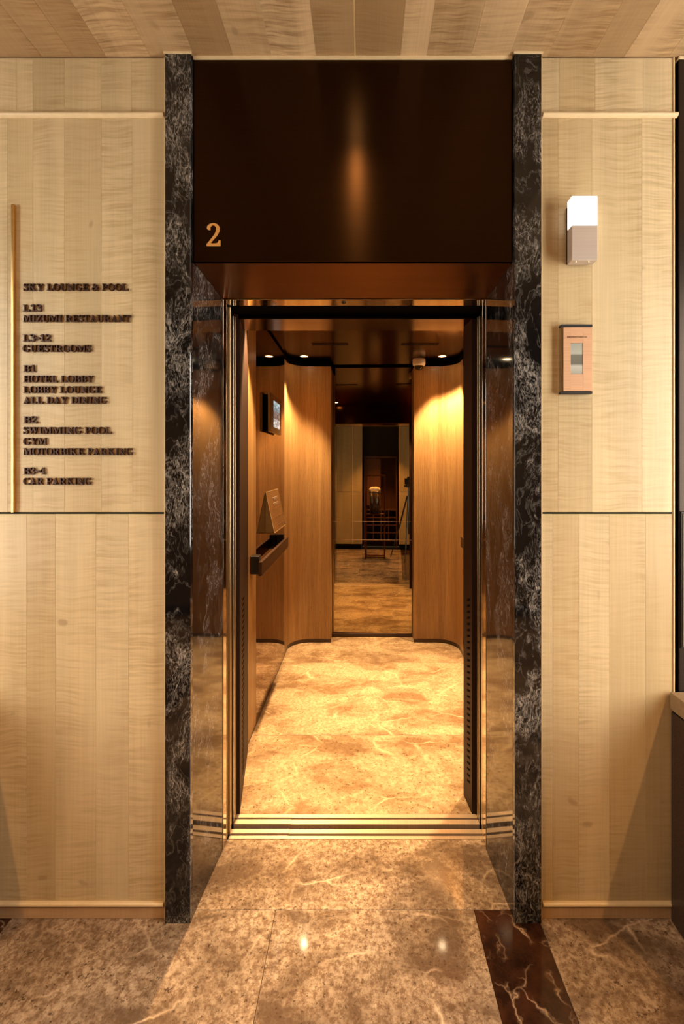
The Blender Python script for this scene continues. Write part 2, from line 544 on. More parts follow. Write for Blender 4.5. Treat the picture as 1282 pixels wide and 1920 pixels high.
GLYPHS = {'A':[[(-4,0),(-4,9),(2,10),(7,12),(12,15),(16,20),(20,28),(25,37),(103,233),(112,233),(192,43),(197,32),(201,24),(206,17),(210,13),(215,10),(222,9),(222,0),(115,0),(115,9),(130,11),(139,15),(142,23),(141,27),(139,33),(136,41),(126,66),(52,66),(39,35),(39,34),(38,32),(38,29),(37,27),(37,26),(37,24),(40,16),(48,11),(62,9),(64,9),(64,0)],[(57,80),(121,80),(88,160)]],
    'B':[[(8,0),(8,9),(18,10),(26,12),(31,16),(35,22),(37,30),(37,41),(37,184),(37,193),(36,200),(35,206),(32,211),(29,214),(26,216),(21,218),(15,219),(8,219),(8,228),(110,228),(159,222),(188,204),(198,175),(192,151),(174,134),(143,124),(180,112),(202,92),(209,66),(207,47),(199,30),(186,17),(168,8),(145,2),(119,0)],[(91,126),(94,126),(110,127),(123,130),(132,136),(138,145),(141,157),(142,173),(142,186),(139,198),(135,206),(128,212),(119,216),(108,217),(101,216),(97,215),(94,212),(92,208),(91,203),(91,195)],[(111,12),(124,13),(134,18),(142,25),(146,34),(149,48),(150,64),(149,81),(145,94),(139,104),(129,110),(116,114),(99,116),(91,116),(91,33),(91,26),(93,20),(95,17),(99,14),(104,13)]],
    'C':[[(128,-5),(107,-4),(87,1),(69,10),(53,21),(39,36),(28,52),(20,71),(15,92),(13,114),(15,136),(20,157),(28,175),(39,192),(53,206),(69,217),(88,226),(108,231),(130,233),(146,231),(164,227),(184,220),(187,219),(190,218),(194,218),(201,219),(206,224),(210,233),(218,233),(218,154),(210,154),(201,173),(191,190),(178,203),(164,214),(149,220),(133,222),(99,210),(79,173),(72,113),(79,57),(102,23),(139,12),(152,13),(166,16),(179,22),(192,30),(203,41),(214,53),(224,44),(198,17),(166,0)]],
    'D':[[(10,0),(10,9),(19,10),(27,12),(31,15),(34,20),(36,27),(37,37),(37,187),(36,199),(34,207),(30,213),(25,217),(17,219),(7,219),(7,228),(111,228),(148,224),(178,215),(203,198),(220,176),(231,148),(234,114),(221,51),(181,13),(114,0)],[(111,12),(131,15),(147,23),(160,37),(168,57),(174,83),(175,115),(168,171),(147,205),(111,217),(104,216),(98,214),(95,212),(93,207),(91,201),(91,192),(91,36),(91,28),(93,21),(95,17),(98,14),(104,13)]],
    'E':[[(7,0),(7,8),(18,9),(26,11),(31,15),(35,20),(37,28),(38,39),(38,184),(37,197),(35,207),(31,213),(26,216),(18,219),(8,219),(8,228),(199,228),(199,160),(192,160),(188,179),(180,193),(170,203),(156,210),(138,214),(116,215),(109,215),(104,215),(100,214),(97,213),(95,211),(93,208),(92,205),(92,200),(91,194),(91,123),(97,123),(110,124),(121,128),(130,134),(136,144),(141,157),(144,173),(152,173),(152,59),(144,59),(142,72),(140,82),(137,91),(132,98),(127,103),(120,107),(113,109),(103,111),(93,111),(91,111),(91,34),(92,26),(93,21),(96,17),(100,15),(107,14),(115,14),(131,14),(145,16),(157,19),(167,24),(177,30),(185,37),(193,47),(200,58),(206,72),(215,72),(201,0)]],
    'F':[[(8,0),(8,9),(18,10),(26,13),(31,17),(35,23),(37,31),(37,42),(37,187),(37,198),(34,206),(31,212),(25,215),(17,218),(7,219),(7,228),(197,228),(197,160),(189,160),(186,173),(182,184),(178,193),(172,200),(164,206),(155,210),(144,213),(130,215),(115,216),(109,215),(104,215),(100,215),(97,214),(94,213),(93,211),(92,208),(91,204),(91,199),(91,124),(95,124),(109,125),(120,129),(128,135),(134,145),(139,157),(142,173),(151,173),(151,59),(142,59),(139,77),(135,91),(128,100),(120,107),(108,111),(94,112),(91,112),(91,40),(91,33),(92,26),(94,21),(96,17),(100,14),(105,12),(111,10),(119,9),(128,9),(128,0)]],
    'G':[[(134,-5),(111,-3),(90,2),(71,10),(54,21),(40,35),(29,51),(20,70),(15,91),(14,115),(15,137),(20,157),(29,176),(40,192),(54,206),(70,218),(88,226),(107,231),(129,233),(146,231),(165,227),(185,220),(188,219),(191,218),(194,218),(197,218),(200,219),(203,221),(205,224),(207,228),(210,233),(219,233),(219,154),(210,154),(205,167),(198,179),(191,189),(183,199),(174,207),(165,213),(155,218),(144,221),(134,222),(100,210),(80,174),(73,114),(75,82),(80,55),(90,34),(103,19),(119,9),(138,6),(149,7),(158,10),(164,14),(168,19),(170,27),(171,36),(171,64),(171,73),(168,80),(165,85),(159,88),(150,90),(138,91),(138,99),(250,99),(250,91),(240,90),(233,88),(228,85),(225,81),(224,74),(223,64),(223,14),(194,4),(164,-3)]],
    'H':[[(8,0),(8,9),(18,10),(26,12),(31,16),(35,21),(37,30),(37,40),(37,189),(37,199),(35,207),(31,212),(26,216),(18,218),(8,219),(8,228),(121,228),(121,219),(113,218),(107,217),(102,216),(98,214),(95,211),(93,208),(92,203),(91,197),(91,189),(91,125),(171,125),(171,189),(171,197),(170,203),(169,208),(167,211),(164,214),(160,216),(155,217),(149,218),(141,219),(141,228),(254,228),(254,219),(243,218),(235,215),(230,212),(227,207),(225,199),(225,189),(225,40),(225,30),(227,22),(231,16),(236,12),(243,10),(254,9),(254,0),(141,0),(141,9),(151,10),(159,12),(165,15),(168,21),(170,29),(171,40),(171,110),(91,110),(91,40),(92,30),(94,21),(97,16),(102,12),(110,10),(121,9),(121,0)]],
    'I':[[(7,0),(7,9),(17,10),(25,13),(31,16),(34,21),(37,28),(38,38),(38,193),(37,203),(35,209),(32,214),(26,217),(18,218),(7,219),(7,228),(122,228),(122,219),(112,218),(103,217),(98,214),(94,209),(92,203),(91,193),(91,39),(92,32),(92,27),(94,22),(96,18),(99,15),(103,13),(108,11),(115,10),(123,9),(123,0)]],
    'K':[[(8,0),(8,9),(18,10),(26,12),(32,16),(35,21),(37,30),(38,40),(38,189),(37,199),(35,207),(31,212),(26,216),(18,218),(8,219),(8,228),(121,228),(121,219),(114,218),(107,217),(102,216),(99,214),(96,211),(94,208),(92,203),(92,197),(91,189),(91,117),(161,187),(168,195),(173,203),(174,209),(171,215),(161,218),(145,219),(145,228),(243,228),(243,219),(238,219),(218,215),(196,202),(172,180),(135,142),(232,23),(236,19),(240,15),(243,12),(248,11),(253,9),(260,9),(260,0),(140,0),(140,9),(145,9),(149,9),(153,9),(156,9),(159,10),(161,10),(164,12),(166,14),(167,17),(166,21),(163,26),(158,33),(100,107),(91,99),(91,40),(92,30),(94,21),(97,16),(103,12),(111,10),(121,9),(121,0)]],
    'L':[[(8,0),(8,9),(18,10),(26,12),(31,16),(35,21),(37,30),(37,40),(37,189),(37,199),(35,207),(31,212),(26,216),(18,218),(8,219),(8,228),(125,228),(125,219),(117,219),(110,218),(104,217),(100,215),(96,212),(94,208),(92,203),(91,197),(91,189),(91,41),(91,34),(92,28),(93,24),(94,20),(97,17),(100,16),(104,15),(110,14),(117,14),(132,14),(146,16),(157,20),(168,25),(177,31),(185,40),(192,50),(199,63),(204,77),(214,77),(201,0)]],
    'M':[[(7,0),(7,9),(17,10),(25,12),(31,16),(35,21),(37,29),(38,40),(38,191),(37,198),(37,203),(35,208),(33,211),(30,214),(26,216),(21,218),(15,219),(7,219),(7,228),(92,228),(158,71),(225,228),(309,228),(309,219),(299,218),(292,215),(286,212),(283,206),(281,199),(280,189),(280,43),(280,34),(281,27),(282,21),(284,17),(287,14),(291,12),(295,10),(301,9),(308,9),(308,0),(198,0),(198,9),(205,10),(211,11),(216,12),(220,15),(223,18),(225,22),(226,27),(227,34),(227,42),(227,199),(144,0),(135,0),(53,194),(53,40),(54,29),(56,20),(60,15),(66,11),(74,9),(85,9),(85,0)]],
    'N':[[(201,-5),(53,175),(53,39),(54,29),(56,21),(59,15),(65,12),(73,10),(83,9),(83,0),(9,0),(9,9),(16,9),(22,10),(27,12),(31,14),(34,17),(36,21),(37,26),(38,32),(38,39),(38,194),(28,206),(22,213),(18,217),(16,218),(13,219),(9,219),(9,228),(78,228),(195,84),(195,189),(195,196),(194,202),(193,207),(191,211),(188,214),(184,216),(179,217),(173,218),(166,219),(166,228),(240,228),(240,219),(229,218),(222,216),(217,212),(213,207),(212,199),(211,188),(211,-5)]],
    'O':[[(130,-5),(114,-4),(99,-1),(84,4),(71,11),(58,19),(47,29),(37,40),(29,53),(22,67),(18,82),(15,97),(14,114),(15,130),(18,146),(22,161),(29,175),(37,187),(47,199),(59,209),(71,217),(85,224),(100,229),(116,232),(133,233),(149,232),(164,229),(179,224),(192,217),(204,209),(216,199),(225,188),(234,175),(240,162),(245,147),(248,131),(249,114),(248,97),(245,82),(240,67),(234,53),(225,40),(215,29),(204,19),(191,11),(177,4),(163,-1),(147,-4)],[(132,6),(164,18),(183,54),(190,114),(188,146),(183,173),(174,194),(162,209),(147,219),(130,222),(98,210),(79,174),(73,114),(74,81),(80,55),(89,34),(101,18),(115,9)]],
    'P':[[(8,0),(8,9),(18,10),(26,12),(31,16),(35,21),(37,30),(37,40),(37,189),(37,199),(35,207),(31,212),(26,216),(18,218),(8,219),(8,228),(107,228),(133,227),(153,224),(168,220),(178,214),(187,207),(195,199),(200,189),(203,178),(204,166),(202,148),(195,133),(183,120),(167,110),(146,105),(121,103),(91,103),(91,40),(92,30),(94,21),(97,16),(102,12),(110,10),(121,9),(121,0)],[(91,115),(101,115),(116,116),(127,120),(136,126),(142,136),(145,148),(146,165),(145,180),(142,193),(138,203),(130,210),(121,214),(108,216),(102,215),(98,214),(95,212),(93,209),(91,205),(91,199)]],
    'R':[[(8,0),(8,9),(18,10),(26,12),(31,16),(35,21),(37,30),(37,40),(37,189),(37,199),(35,207),(31,212),(26,216),(18,218),(8,219),(8,228),(108,228),(139,226),(164,221),(184,213),(197,201),(206,186),(209,167),(203,143),(186,124),(157,112),(216,25),(220,20),(223,16),(226,13),(230,11),(234,9),(239,9),(240,9),(240,0),(169,0),(101,106),(91,106),(91,40),(92,30),(94,21),(97,16),(102,12),(110,10),(121,9),(121,0)],[(91,117),(102,117),(118,118),(130,122),(140,129),(146,139),(150,152),(152,168),(147,194),(134,210),(112,216),(104,215),(99,214),(95,211),(93,207),(91,201),(91,193)]],
    'S':[[(21,-5),(21,79),(31,79),(38,57),(46,39),(56,25),(68,15),(82,9),(98,7),(110,9),(120,12),(128,18),(135,26),(138,35),(139,45),(136,58),(127,70),(112,80),(81,95),(64,105),(49,116),(38,126),(31,138),(26,151),(25,166),(26,179),(29,191),(34,201),(40,211),(48,218),(58,225),(68,229),(80,232),(92,233),(99,233),(107,232),(115,231),(123,229),(132,227),(141,224),(146,223),(147,223),(148,222),(150,222),(155,223),(158,227),(160,233),(170,233),(170,160),(161,160),(157,172),(153,182),(147,192),(140,201),(132,208),(124,214),(115,219),(106,221),(97,222),(86,221),(77,218),(70,213),(64,207),(61,199),(60,190),(61,182),(64,175),(69,168),(75,162),(84,157),(94,151),(127,136),(139,130),(150,123),(159,117),(166,109),(171,102),(175,94),(178,86),(179,76),(180,66),(179,53),(175,40),(169,29),(162,19),(152,11),(140,4),(127,-1),(112,-4),(96,-5),(90,-5),(85,-5),(79,-4),(74,-3),(68,-1),(63,0),(58,2),(53,4),(49,5),(46,5),(44,6),(42,6),(39,6),(36,5),(35,4),(33,1),(32,-2),(31,-5)]],
    'T':[[(46,0),(46,9),(57,9),(65,12),(71,15),(75,21),(77,29),(78,40),(78,217),(75,217),(58,215),(44,210),(33,202),(24,190),(18,176),(14,159),(5,159),(5,228),(205,228),(205,158),(197,158),(187,191),(166,210),(134,217),(132,217),(132,40),(132,29),(135,21),(138,15),(144,12),(153,9),(164,9),(164,0)]],
    'U':[[(124,-6),(96,-4),(74,3),(57,14),(46,30),(39,52),(37,78),(37,189),(36,199),(34,207),(30,212),(25,216),(17,218),(7,219),(7,228),(120,228),(120,219),(113,218),(106,217),(101,216),(97,214),(94,211),(93,208),(91,203),(91,197),(90,189),(90,70),(92,52),(95,37),(102,26),(111,18),(122,13),(137,11),(170,19),(190,42),(196,80),(196,189),(195,199),(193,206),(190,212),(184,215),(176,218),(164,219),(164,228),(237,228),(237,219),(228,217),(221,215),(216,211),(214,205),(212,198),(211,189),(211,91),(209,59),(202,34),(190,16),(173,4),(151,-4)]],
    'W':[[(85,-5),(16,196),(13,204),(11,209),(8,214),(4,217),(-1,218),(-8,219),(-8,228),(90,228),(90,219),(84,219),(79,218),(75,216),(72,213),(71,210),(70,205),(71,200),(72,194),(74,186),(111,77),(150,176),(143,199),(140,206),(137,211),(134,215),(129,217),(123,218),(115,219),(115,228),(220,228),(220,219),(207,218),(199,213),(196,206),(197,203),(198,198),(199,193),(237,83),(270,185),(273,192),(274,198),(274,203),(274,208),(272,212),(269,215),(265,217),(259,219),(252,219),(252,228),(312,228),(312,219),(306,218),(301,215),(297,211),(294,205),(291,198),(287,190),(223,-5),(214,-5),(158,154),(95,-5)]],
    'Y':[[(51,0),(51,9),(61,10),(69,12),(74,16),(78,21),(80,30),(80,40),(80,89),(23,193),(17,203),(12,210),(7,215),(5,216),(3,217),(0,218),(-2,218),(-4,219),(-7,219),(-7,228),(103,228),(103,219),(98,219),(92,219),(87,218),(83,216),(80,214),(79,211),(78,208),(78,205),(80,201),(82,196),(124,113),(167,183),(171,191),(173,198),(174,204),(171,212),(163,217),(149,219),(147,219),(147,228),(220,228),(220,219),(214,218),(209,216),(204,212),(200,208),(196,202),(191,196),(134,102),(134,40),(135,30),(137,21),(140,16),(145,12),(153,10),(164,9),(164,0)]],
    'Z':[[(10,0),(10,5),(138,215),(107,215),(93,214),(81,213),(71,210),(62,206),(54,200),(47,193),(41,184),(36,172),(31,158),(22,158),(29,228),(203,228),(203,222),(77,14),(120,14),(141,16),(160,22),(175,31),(187,43),(196,61),(203,82),(212,82),(203,0)]],
    '1':[[(33,0),(33,18),(60,18),(65,18),(70,20),(73,22),(75,26),(76,32),(77,40),(77,208),(69,198),(61,190),(54,183),(47,177),(40,174),(34,173),(28,174),(24,176),(20,180),(17,185),(15,191),(14,198),(21,200),(29,203),(37,206),(46,210),(55,216),(66,224),(89,241),(127,241),(127,40),(127,33),(128,28),(130,24),(133,20),(138,18),(144,18),(171,18),(171,0)]],
    '2':[[(12,0),(12,35),(61,85),(74,99),(85,111),(93,123),(100,133),(105,143),(109,153),(111,164),(113,174),(113,186),(112,197),(110,207),(106,214),(101,219),(94,222),(87,223),(77,221),(69,216),(63,208),(59,197),(57,182),(56,165),(44,165),(34,168),(25,172),(18,178),(14,187),(13,198),(14,206),(17,213),(21,220),(28,227),(36,232),(46,237),(58,240),(72,242),(87,243),(110,241),(129,236),(144,228),(155,217),(162,203),(164,187),(163,180),(162,172),(160,165),(156,157),(152,149),(146,140),(138,131),(130,121),(119,110),(107,98),(93,84),(77,69),(44,37),(122,37),(128,38),(134,40),(140,43),(144,48),(147,53),(150,60),(152,71),(172,71),(171,0)]],
    '3':[[(82,-3),(66,-3),(52,-1),(40,2),(31,7),(23,12),(17,17),(13,24),(10,30),(9,37),(10,45),(13,51),(18,56),(24,60),(31,62),(38,63),(39,50),(43,39),(49,31),(58,25),(68,21),(79,20),(86,21),(93,22),(100,25),(106,28),(111,33),(115,40),(118,48),(120,58),(121,70),(119,82),(115,92),(107,101),(97,108),(84,112),(69,113),(48,113),(48,134),(70,134),(83,136),(94,140),(102,148),(108,158),(111,170),(112,184),(112,195),(109,204),(105,212),(100,218),(93,221),(85,223),(77,222),(71,219),(66,215),(63,210),(60,203),(58,196),(57,188),(56,179),(56,171),(43,171),(32,174),(24,178),(17,184),(13,191),(12,200),(14,212),(20,222),(31,231),(45,238),(64,242),(86,243),(109,242),(127,237),(143,229),(155,218),(162,205),(164,188),(162,174),(157,162),(149,151),(138,141),(126,134),(112,128),(121,126),(131,123),(140,119),(148,114),(156,108),(163,101),(168,92),(171,81),(172,69),(171,56),(169,45),(165,35),(159,26),(152,19),(144,12),(135,7),(126,3),(115,0),(104,-2),(93,-3)]],
    '4':[[(60,0),(60,18),(70,18),(77,18),(84,20),(89,22),(94,26),(96,33),(97,42),(97,62),(4,62),(4,83),(100,240),(146,240),(146,85),(181,85),(181,62),(146,62),(146,42),(147,33),(150,26),(154,22),(160,20),(167,18),(174,18),(178,18),(178,0)],[(28,85),(97,85),(97,143),(97,153),(98,164),(98,175),(98,187),(99,197),(100,208),(98,205),(97,201),(95,197),(92,193),(90,188),(87,183),(79,169),(77,165),(75,162),(73,160)]],
    '&':[[(248,170),(238,151),(225,131),(211,115),(163,170),(199,200),(219,229),(226,261),(215,298),(186,325),(144,335),(97,325),(67,297),(56,256),(62,227),(76,200),(95,177),(53,148),(24,115),(14,77),(26,35),(57,6),(100,-5),(132,0),(168,16),(208,47),(247,0),(310,0),(241,80),(265,110),(284,140),(297,170)],[(178,81),(154,60),(130,46),(105,41),(85,46),(70,59),(63,77),(70,101),(90,122),(123,145)],[(104,261),(109,277),(122,289),(141,293),(161,288),(175,276),(180,258),(177,241),(163,223),(136,203),(121,219),(109,239)]],
    '-':[[(142,134),(20,134),(20,87),(142,87)]],
    'big2':[[(12,0),(12,35),(61,85),(68,92),(74,99),(80,105),(85,111),(89,117),(93,123),(97,128),(100,133),(103,138),(105,143),(107,148),(109,153),(110,158),(111,164),(112,169),(113,174),(113,180),(113,186),(113,192),(112,197),(111,202),(110,207),(108,210),(106,214),(104,216),(101,219),(98,220),(94,222),(91,222),(87,223),(82,222),(77,221),(72,219),(69,216),(66,212),(63,208),(61,203),(59,197),(58,190),(57,182),(56,174),(56,165),(50,165),(44,165),(39,166),(34,168),(29,170),(25,172),(21,175),(18,178),(16,182),(14,187),(13,192),(13,198),(13,202),(14,206),(15,209),(17,213),(19,217),(21,220),(24,224),(28,227),(32,230),(36,232),(41,235),(46,237),(52,239),(58,240),(64,242),(72,242),(79,243),(87,243),(99,243),(110,241),(120,239),(129,236),(137,233),(144,228),(150,223),(155,217),(159,211),(162,203),(163,196),(164,187),(164,183),(163,180),(163,176),(162,172),(161,168),(160,165),(158,161),(156,157),(154,153),(152,149),(149,145),(146,140),(142,136),(138,131),(134,126),(130,121),(125,116),(119,110),(113,104),(107,98),(100,91),(93,84),(85,77),(77,69),(44,37),(122,37),(125,37),(128,38),(132,38),(134,40),(137,41),(140,43),(142,45),(144,48),(146,50),(147,53),(149,57),(150,60),(152,71),(172,71),(171,0)]]}


# ------------------------------------------------------------------ dimensions
CEIL = 2.813
WALL = D(1.524)                 # face of the maple wall
PIL = D(1.506)                  # face of the marble pilasters
XL0, XL1 = -0.6386, -0.556      # left pilaster
XR0, XR1 = 0.4905, 0.5766       # right pilaster
OPL, OPR = -0.530, 0.478        # clear door opening
LOBX0, LOBX1 = -2.0, 2.0
REAR = D(-1.55)
RVL, RVR = -0.5385, 0.4745       # inner edges of the splayed marble reveals
FRY = D(1.7950)                 # front edge of the steel door frame
FRZ = 2.116                     # underside of the steel frame head
CARL, CARR = -0.606, 0.775      # car side walls
CARB = D(3.89)                  # face of the curved rear panels
CARF = D(1.977)                 # front edge of the car floor
CCEIL = 2.346


# ------------------------------------------------------------------ floor
floor = tag(empty('floor', (0, -1.5, 0)), 'polished brown marble lobby floor with dark bands', 'floor', kind='structure')


def tile(x0, x1, y0, y1, mat, parent, px=0.0, py=0.0, pz=0.0, name='tile', t=0.02, gap=0.0007):
    bm = bmesh.new()
    cx, cy = (x0 + x1) / 2, (y0 + y1) / 2
    add_box(bm, x0 - cx + gap, x1 - cx - gap, y0 - cy + gap, y1 - cy - gap, -t, 0, 0.0006)
    return finish(bm, name, mat, parent, loc=(cx - px, cy - py, -pz))


def ftile(x0, x1, y0, y1, m, label=None):
    o = tile(x0, x1, y0, y1, M[m], floor, 0, -1.5, 0)
    if label: o['label'] = label
    return o


JY = D(1.553)
ftile(-0.60, 0.53, JY, D(1.8455), 'floor_marble')
rows = [(D(0.70), JY), (D(-0.15), D(0.70)), (D(-1.0), D(-0.15)), (REAR, D(-1.0))]
for ya, yb in rows:
    ftile(-2.0, -1.35, ya, yb, 'floor_marble')
    ftile(-1.35, -1.147, ya, yb, 'dark_marble', 'dark brown marble band tile')
    ftile(-1.147, -0.29, ya, yb, 'floor_marble')
    ftile(-0.29, 0.37, ya, yb, 'floor_marble')
    ftile(0.37, 0.573, ya, yb, 'dark_marble', 'dark brown marble band tile')
    ftile(0.573, 1.27, ya, yb, 'floor_marble')
    ftile(1.27, 2.0, ya, yb, 'floor_marble')
box('screed', LOBX0, LOBX1, REAR - 0.6 + 1.5, D(1.846) + 1.5, -0.06, -0.021, M['granite'], floor)
# ------------------------------------------------------------------ ceiling
ceiling = tag(empty('ceiling', (0, -1.5, CEIL)), 'lobby ceiling of warm figured maple strips', 'ceiling', kind='structure')


def strip_mesh(w, length, t=0.006):
    bm = bmesh.new()
    add_box(bm, -w / 2 + 0.0002, w / 2 - 0.0002, -t / 2, t / 2, 0, length, 0.0003)
    me = bpy.data.meshes.new('veneer_strip')
    bmesh.ops.recalc_face_normals(bm, faces=bm.faces)
    bm.to_mesh(me)
    bm.free()
    return me


rnd = random.Random(11)
CY0, CY1 = REAR, WALL + 0.06


def ceiling_side(x_from, x_to, sgn):
    x = x_from
    while (x - x_to) * sgn < 0:
        w = rnd.choice((0.085, 0.105, 0.115, 0.125, 0.145))
        a, b = (x, x + w) if sgn > 0 else (x - w, x)
        o = link('veneer_strip', strip_mesh(w, CY1 - CY0), M['maple_ceiling'], ceiling)
        o.rotation_euler = (math.radians(-90), 0, 0)
        o.location = ((a + b) / 2, CY0 + 1.5, 0.003)
        x += sgn * w


ceiling_side(-0.0275, LOBX0, -1)
ceiling_side(-0.0225, LOBX1, 1)
box('brass_inlay', -0.0274, -0.0226, CY0 + 1.5, CY1 + 1.5, -0.0004, 0.006, M['inlay'], ceiling)
box('backing', LOBX0, LOBX1, CY0 + 1.5, CY1 + 1.5 + 0.4, 0.007, 0.05, M['black'], ceiling)

# ------------------------------------------------------------------ maple walls beside the lift
PANEL_Z = ((0.058, 1.320), (1.3265, 2.612), (2.626, CEIL - 0.004))


def maple_wall(name, label, x0, x1, edge_sets):
    w = tag(empty(name, ((x0 + x1) / 2, WALL, 0)), label, 'wall', kind='structure')
    cx = (x0 + x1) / 2
    for (z0, z1), edges in zip(PANEL_Z, edge_sets):
        for a, b in zip(edges, edges[1:]):
            o = link('veneer_strip', strip_mesh(b - a, z1 - z0), M['maple'], w)
            o.location = ((a + b) / 2 - cx, 0.003, z0)
    box('backing', x0 - cx, x1 - cx, 0.0065, 0.04, 0, CEIL, M['black'], w)
    return w


def px(*xs):
    return [(x - 680) / 574.0 for x in xs]


XWL0 = -1.62
left_up = [XWL0, -1.50, -1.39, -1.285, -1.185] + px(32, 62, 121, 190, 246) + [-0.6472]
left_mid = [XWL0, -1.48, -1.37, -1.265, -1.16] + px(62, 121, 190, 248) + [-0.6472]
left_low = [XWL0, -1.51, -1.40, -1.29] + px(-5, 50, 104, 180, 241) + [-0.6472]
right_up = [0.5845] + px(1048, 1115, 1205) + [1.0125]
right_mid = [0.5845] + px(1046, 1109, 1203) + [1.0125]
right_low = [0.5845] + px(1036, 1085, 1142, 1210) + [1.0125]
wall_l = maple_wall('wall_left', 'pale maple veneer wall left of the lift', XWL0, -0.6472, (left_low, left_mid, left_up))
wall_r = maple_wall('wall_right', 'pale maple veneer wall right of the lift', 0.5845, 1.0125, (right_low, right_mid, right_up))
# pale edging beside each pilaster and on the far right end
for par, cx, a, b in ((wall_l, (XWL0 - 0.6472) / 2, -0.6472, -0.6394), (wall_r, (0.5845 + 1.0125) / 2, 0.5772, 0.5845),
                      (wall_r, (0.5845 + 1.0125) / 2, 1.0125, 1.0165)):
    box('edge_strip', a - cx, b - cx, -0.004, 0.03, 0.0, CEIL - 0.004, M['maple_edge'], par, 0.0008)


def molding(name, label, x0, x1, z0, z1, proud, mat):
    """thin rounded strip along the wall"""
    bm = bmesh.new()
    h = z1 - z0
    pts = [(0, 0), (-proud * 0.35, 0), (-proud * 0.8, h * 0.22), (-proud, h * 0.5), (-proud * 0.92, h * 0.8), (-proud * 0.6, h), (0, h)]
    cx = (x0 + x1) / 2
    add_prism_yz(bm, pts, x0 - cx, x1 - cx)
    o = finish(bm, name, mat, loc=(cx, WALL, z0))
    return tag(o, label, 'molding', kind='structure')


molding('trim_1', 'slim pale picture rail high on the left maple wall', XWL0, -0.6475, 2.612, 2.627, 0.013, M['maple_edge'])
molding('trim_2', 'slim pale picture rail high on the right maple wall', 0.585, 1.0235, 2.612, 2.627, 0.013, M['maple_edge'])
molding('trim_3', 'rounded maple bead along the base of the left wall', XWL0, -0.6475, 0.043, 0.058, 0.013, M['maple_edge'])
molding('trim_4', 'rounded maple bead along the base of the right wall', 0.585, 1.0125, 0.043, 0.058, 0.013, M['maple_edge'])
tag(box('baseboard_left', XWL0, -0.6475, WALL - 0.002, WALL + 0.006, 0.001, 0.042, M['maple_base'], None, 0.0008), 'low maple baseboard under the left wall', 'baseboard', kind='structure')
tag(box('baseboard_right', 0.585, 1.0125, WALL - 0.002, WALL + 0.006, 0.001, 0.042, M['maple_base'], None, 0.0008), 'low maple baseboard under the right wall', 'baseboard', kind='structure')

# ------------------------------------------------------------------ dark clad wall beyond the maple (both sides) and lobby shell
def clad_wall(name, label, x0, x1, sgn):
    w = tag(empty(name, ((x0 + x1) / 2, WALL, 0)), label, 'wall', kind='structure')
    cx = (x0 + x1) / 2
    box('gap_lining', (1.017 if sgn > 0 else XWL0 - 0.012) - cx, (1.030 if sgn > 0 else XWL0) - cx, 0.012, 0.03, 0, CEIL, M['black'], w)
    box('cladding_sheet', x0 - cx, x1 - cx, -0.006, 0.03, 0.0, CEIL - 0.012, M['bronze_dark'], w, 0.002)
    box('top_trim', x0 - cx, x1 - cx, -0.008, 0.03, CEIL - 0.0115, CEIL - 0.003, M['maple_edge'], w, 0.001)
    return w


clad_wall('wall_front_right', 'dark bronze clad wall at the far right edge', 1.0285, LOBX1, 1)
clad_wall('wall_front_left', 'dark bronze clad wall beyond the left maple wall', LOBX0, XWL0 - 0.013, -1)

fr = tag(empty('wall_panel', (1.30, WALL - 0.006, 1.107)), 'brushed steel panel in a dark frame above the right console', 'panel')
box('panel_frame', 1.0315 - 1.30, 1.57 - 1.30, -0.006, 0.0, -0.222, 0.222, M['black_metal'], fr, 0.001)
box('steel_sheet', 1.0375 - 1.30, 1.564 - 1.30, -0.010, -0.0062, -0.216, 0.216, M['pale_panel'], fr, 0.001)


def console(name, label, x0, x1):
    c = tag(empty(name, ((x0 + x1) / 2, WALL - 0.25, 0)), label, 'console')
    cx, cy = (x0 + x1) / 2, WALL - 0.25
    y0, y1 = -0.25, 0.242
    box('body', x0 - cx + 0.004, x1 - cx - 0.004, y0 + 0.01, y1, 0.0, 0.680, M['granite'], c, 0.002)
    box('shadow_gap', x0 - cx + 0.008, x1 - cx - 0.008, y0 + 0.014, y1, 0.680, 0.688, M['black'], c)
    box('top_slab', x0 - cx, x1 - cx, y0, y1, 0.688, 0.743, M['champ_slab'], c, 0.002)
    return c


M['champ_slab'] = mat_plain('tan_stone_slab', (0.27, 0.18, 0.095), 0.35, vary=0.15, scale=60)
console('console', 'dark granite console with a tan slab top at the right edge', 0.9965, 1.98)
console('console', 'dark granite console with a tan slab top left of the directory wall', -1.98, -1.235)


# end walls with glowing panes added for side light, rear wall
def end_wall(name, wname, label, wlabel, x, sgn):
    w = tag(empty(name, (x, -1.6, 0)), label, 'wall', kind='structure')
    y0, y1 = REAR + 1.6 - 0.3, WALL + 1.6 + 0.04
    wy0, wy1, wz0, wz1 = 0.08, 0.72, 0.77, 2.45
    t0, t1 = (0, 0.1) if sgn > 0 else (-0.1, 0)
    box('lower_panel', t0, t1, y0, y1, 0, wz0, M['bronze_dark'], w)  # unseen end wall, clad dark to cut bounced light
    box('upper_panel', t0, t1, y0, y1, wz1, CEIL, M['bronze_dark'], w)
    box('side_panel', t0, t1, y0, wy0, wz0, wz1, M['bronze_dark'], w)
    box('side_panel', t0, t1, wy1, y1, wz0, wz1, M['bronze_dark'], w)
    g = tag(empty(wname, (x, -1.6, wz0)), wlabel, 'window', kind='structure')
    box('pane', t0 * 0.2 + 0.03 * sgn, t0 * 0.2 + 0.04 * sgn, wy0, wy1, 0, wz1 - wz0, M['window' if sgn > 0 else 'side_pane_left'], g)
    for yy in (wy0, (wy0 + wy1) / 2 - 0.02, wy1 - 0.04):
        box('mullion', -0.01 if sgn > 0 else -0.03, 0.03 if sgn > 0 else 0.01, yy, yy + 0.04, 0, wz1 - wz0, M['bronze_dark'], g, 0.002)


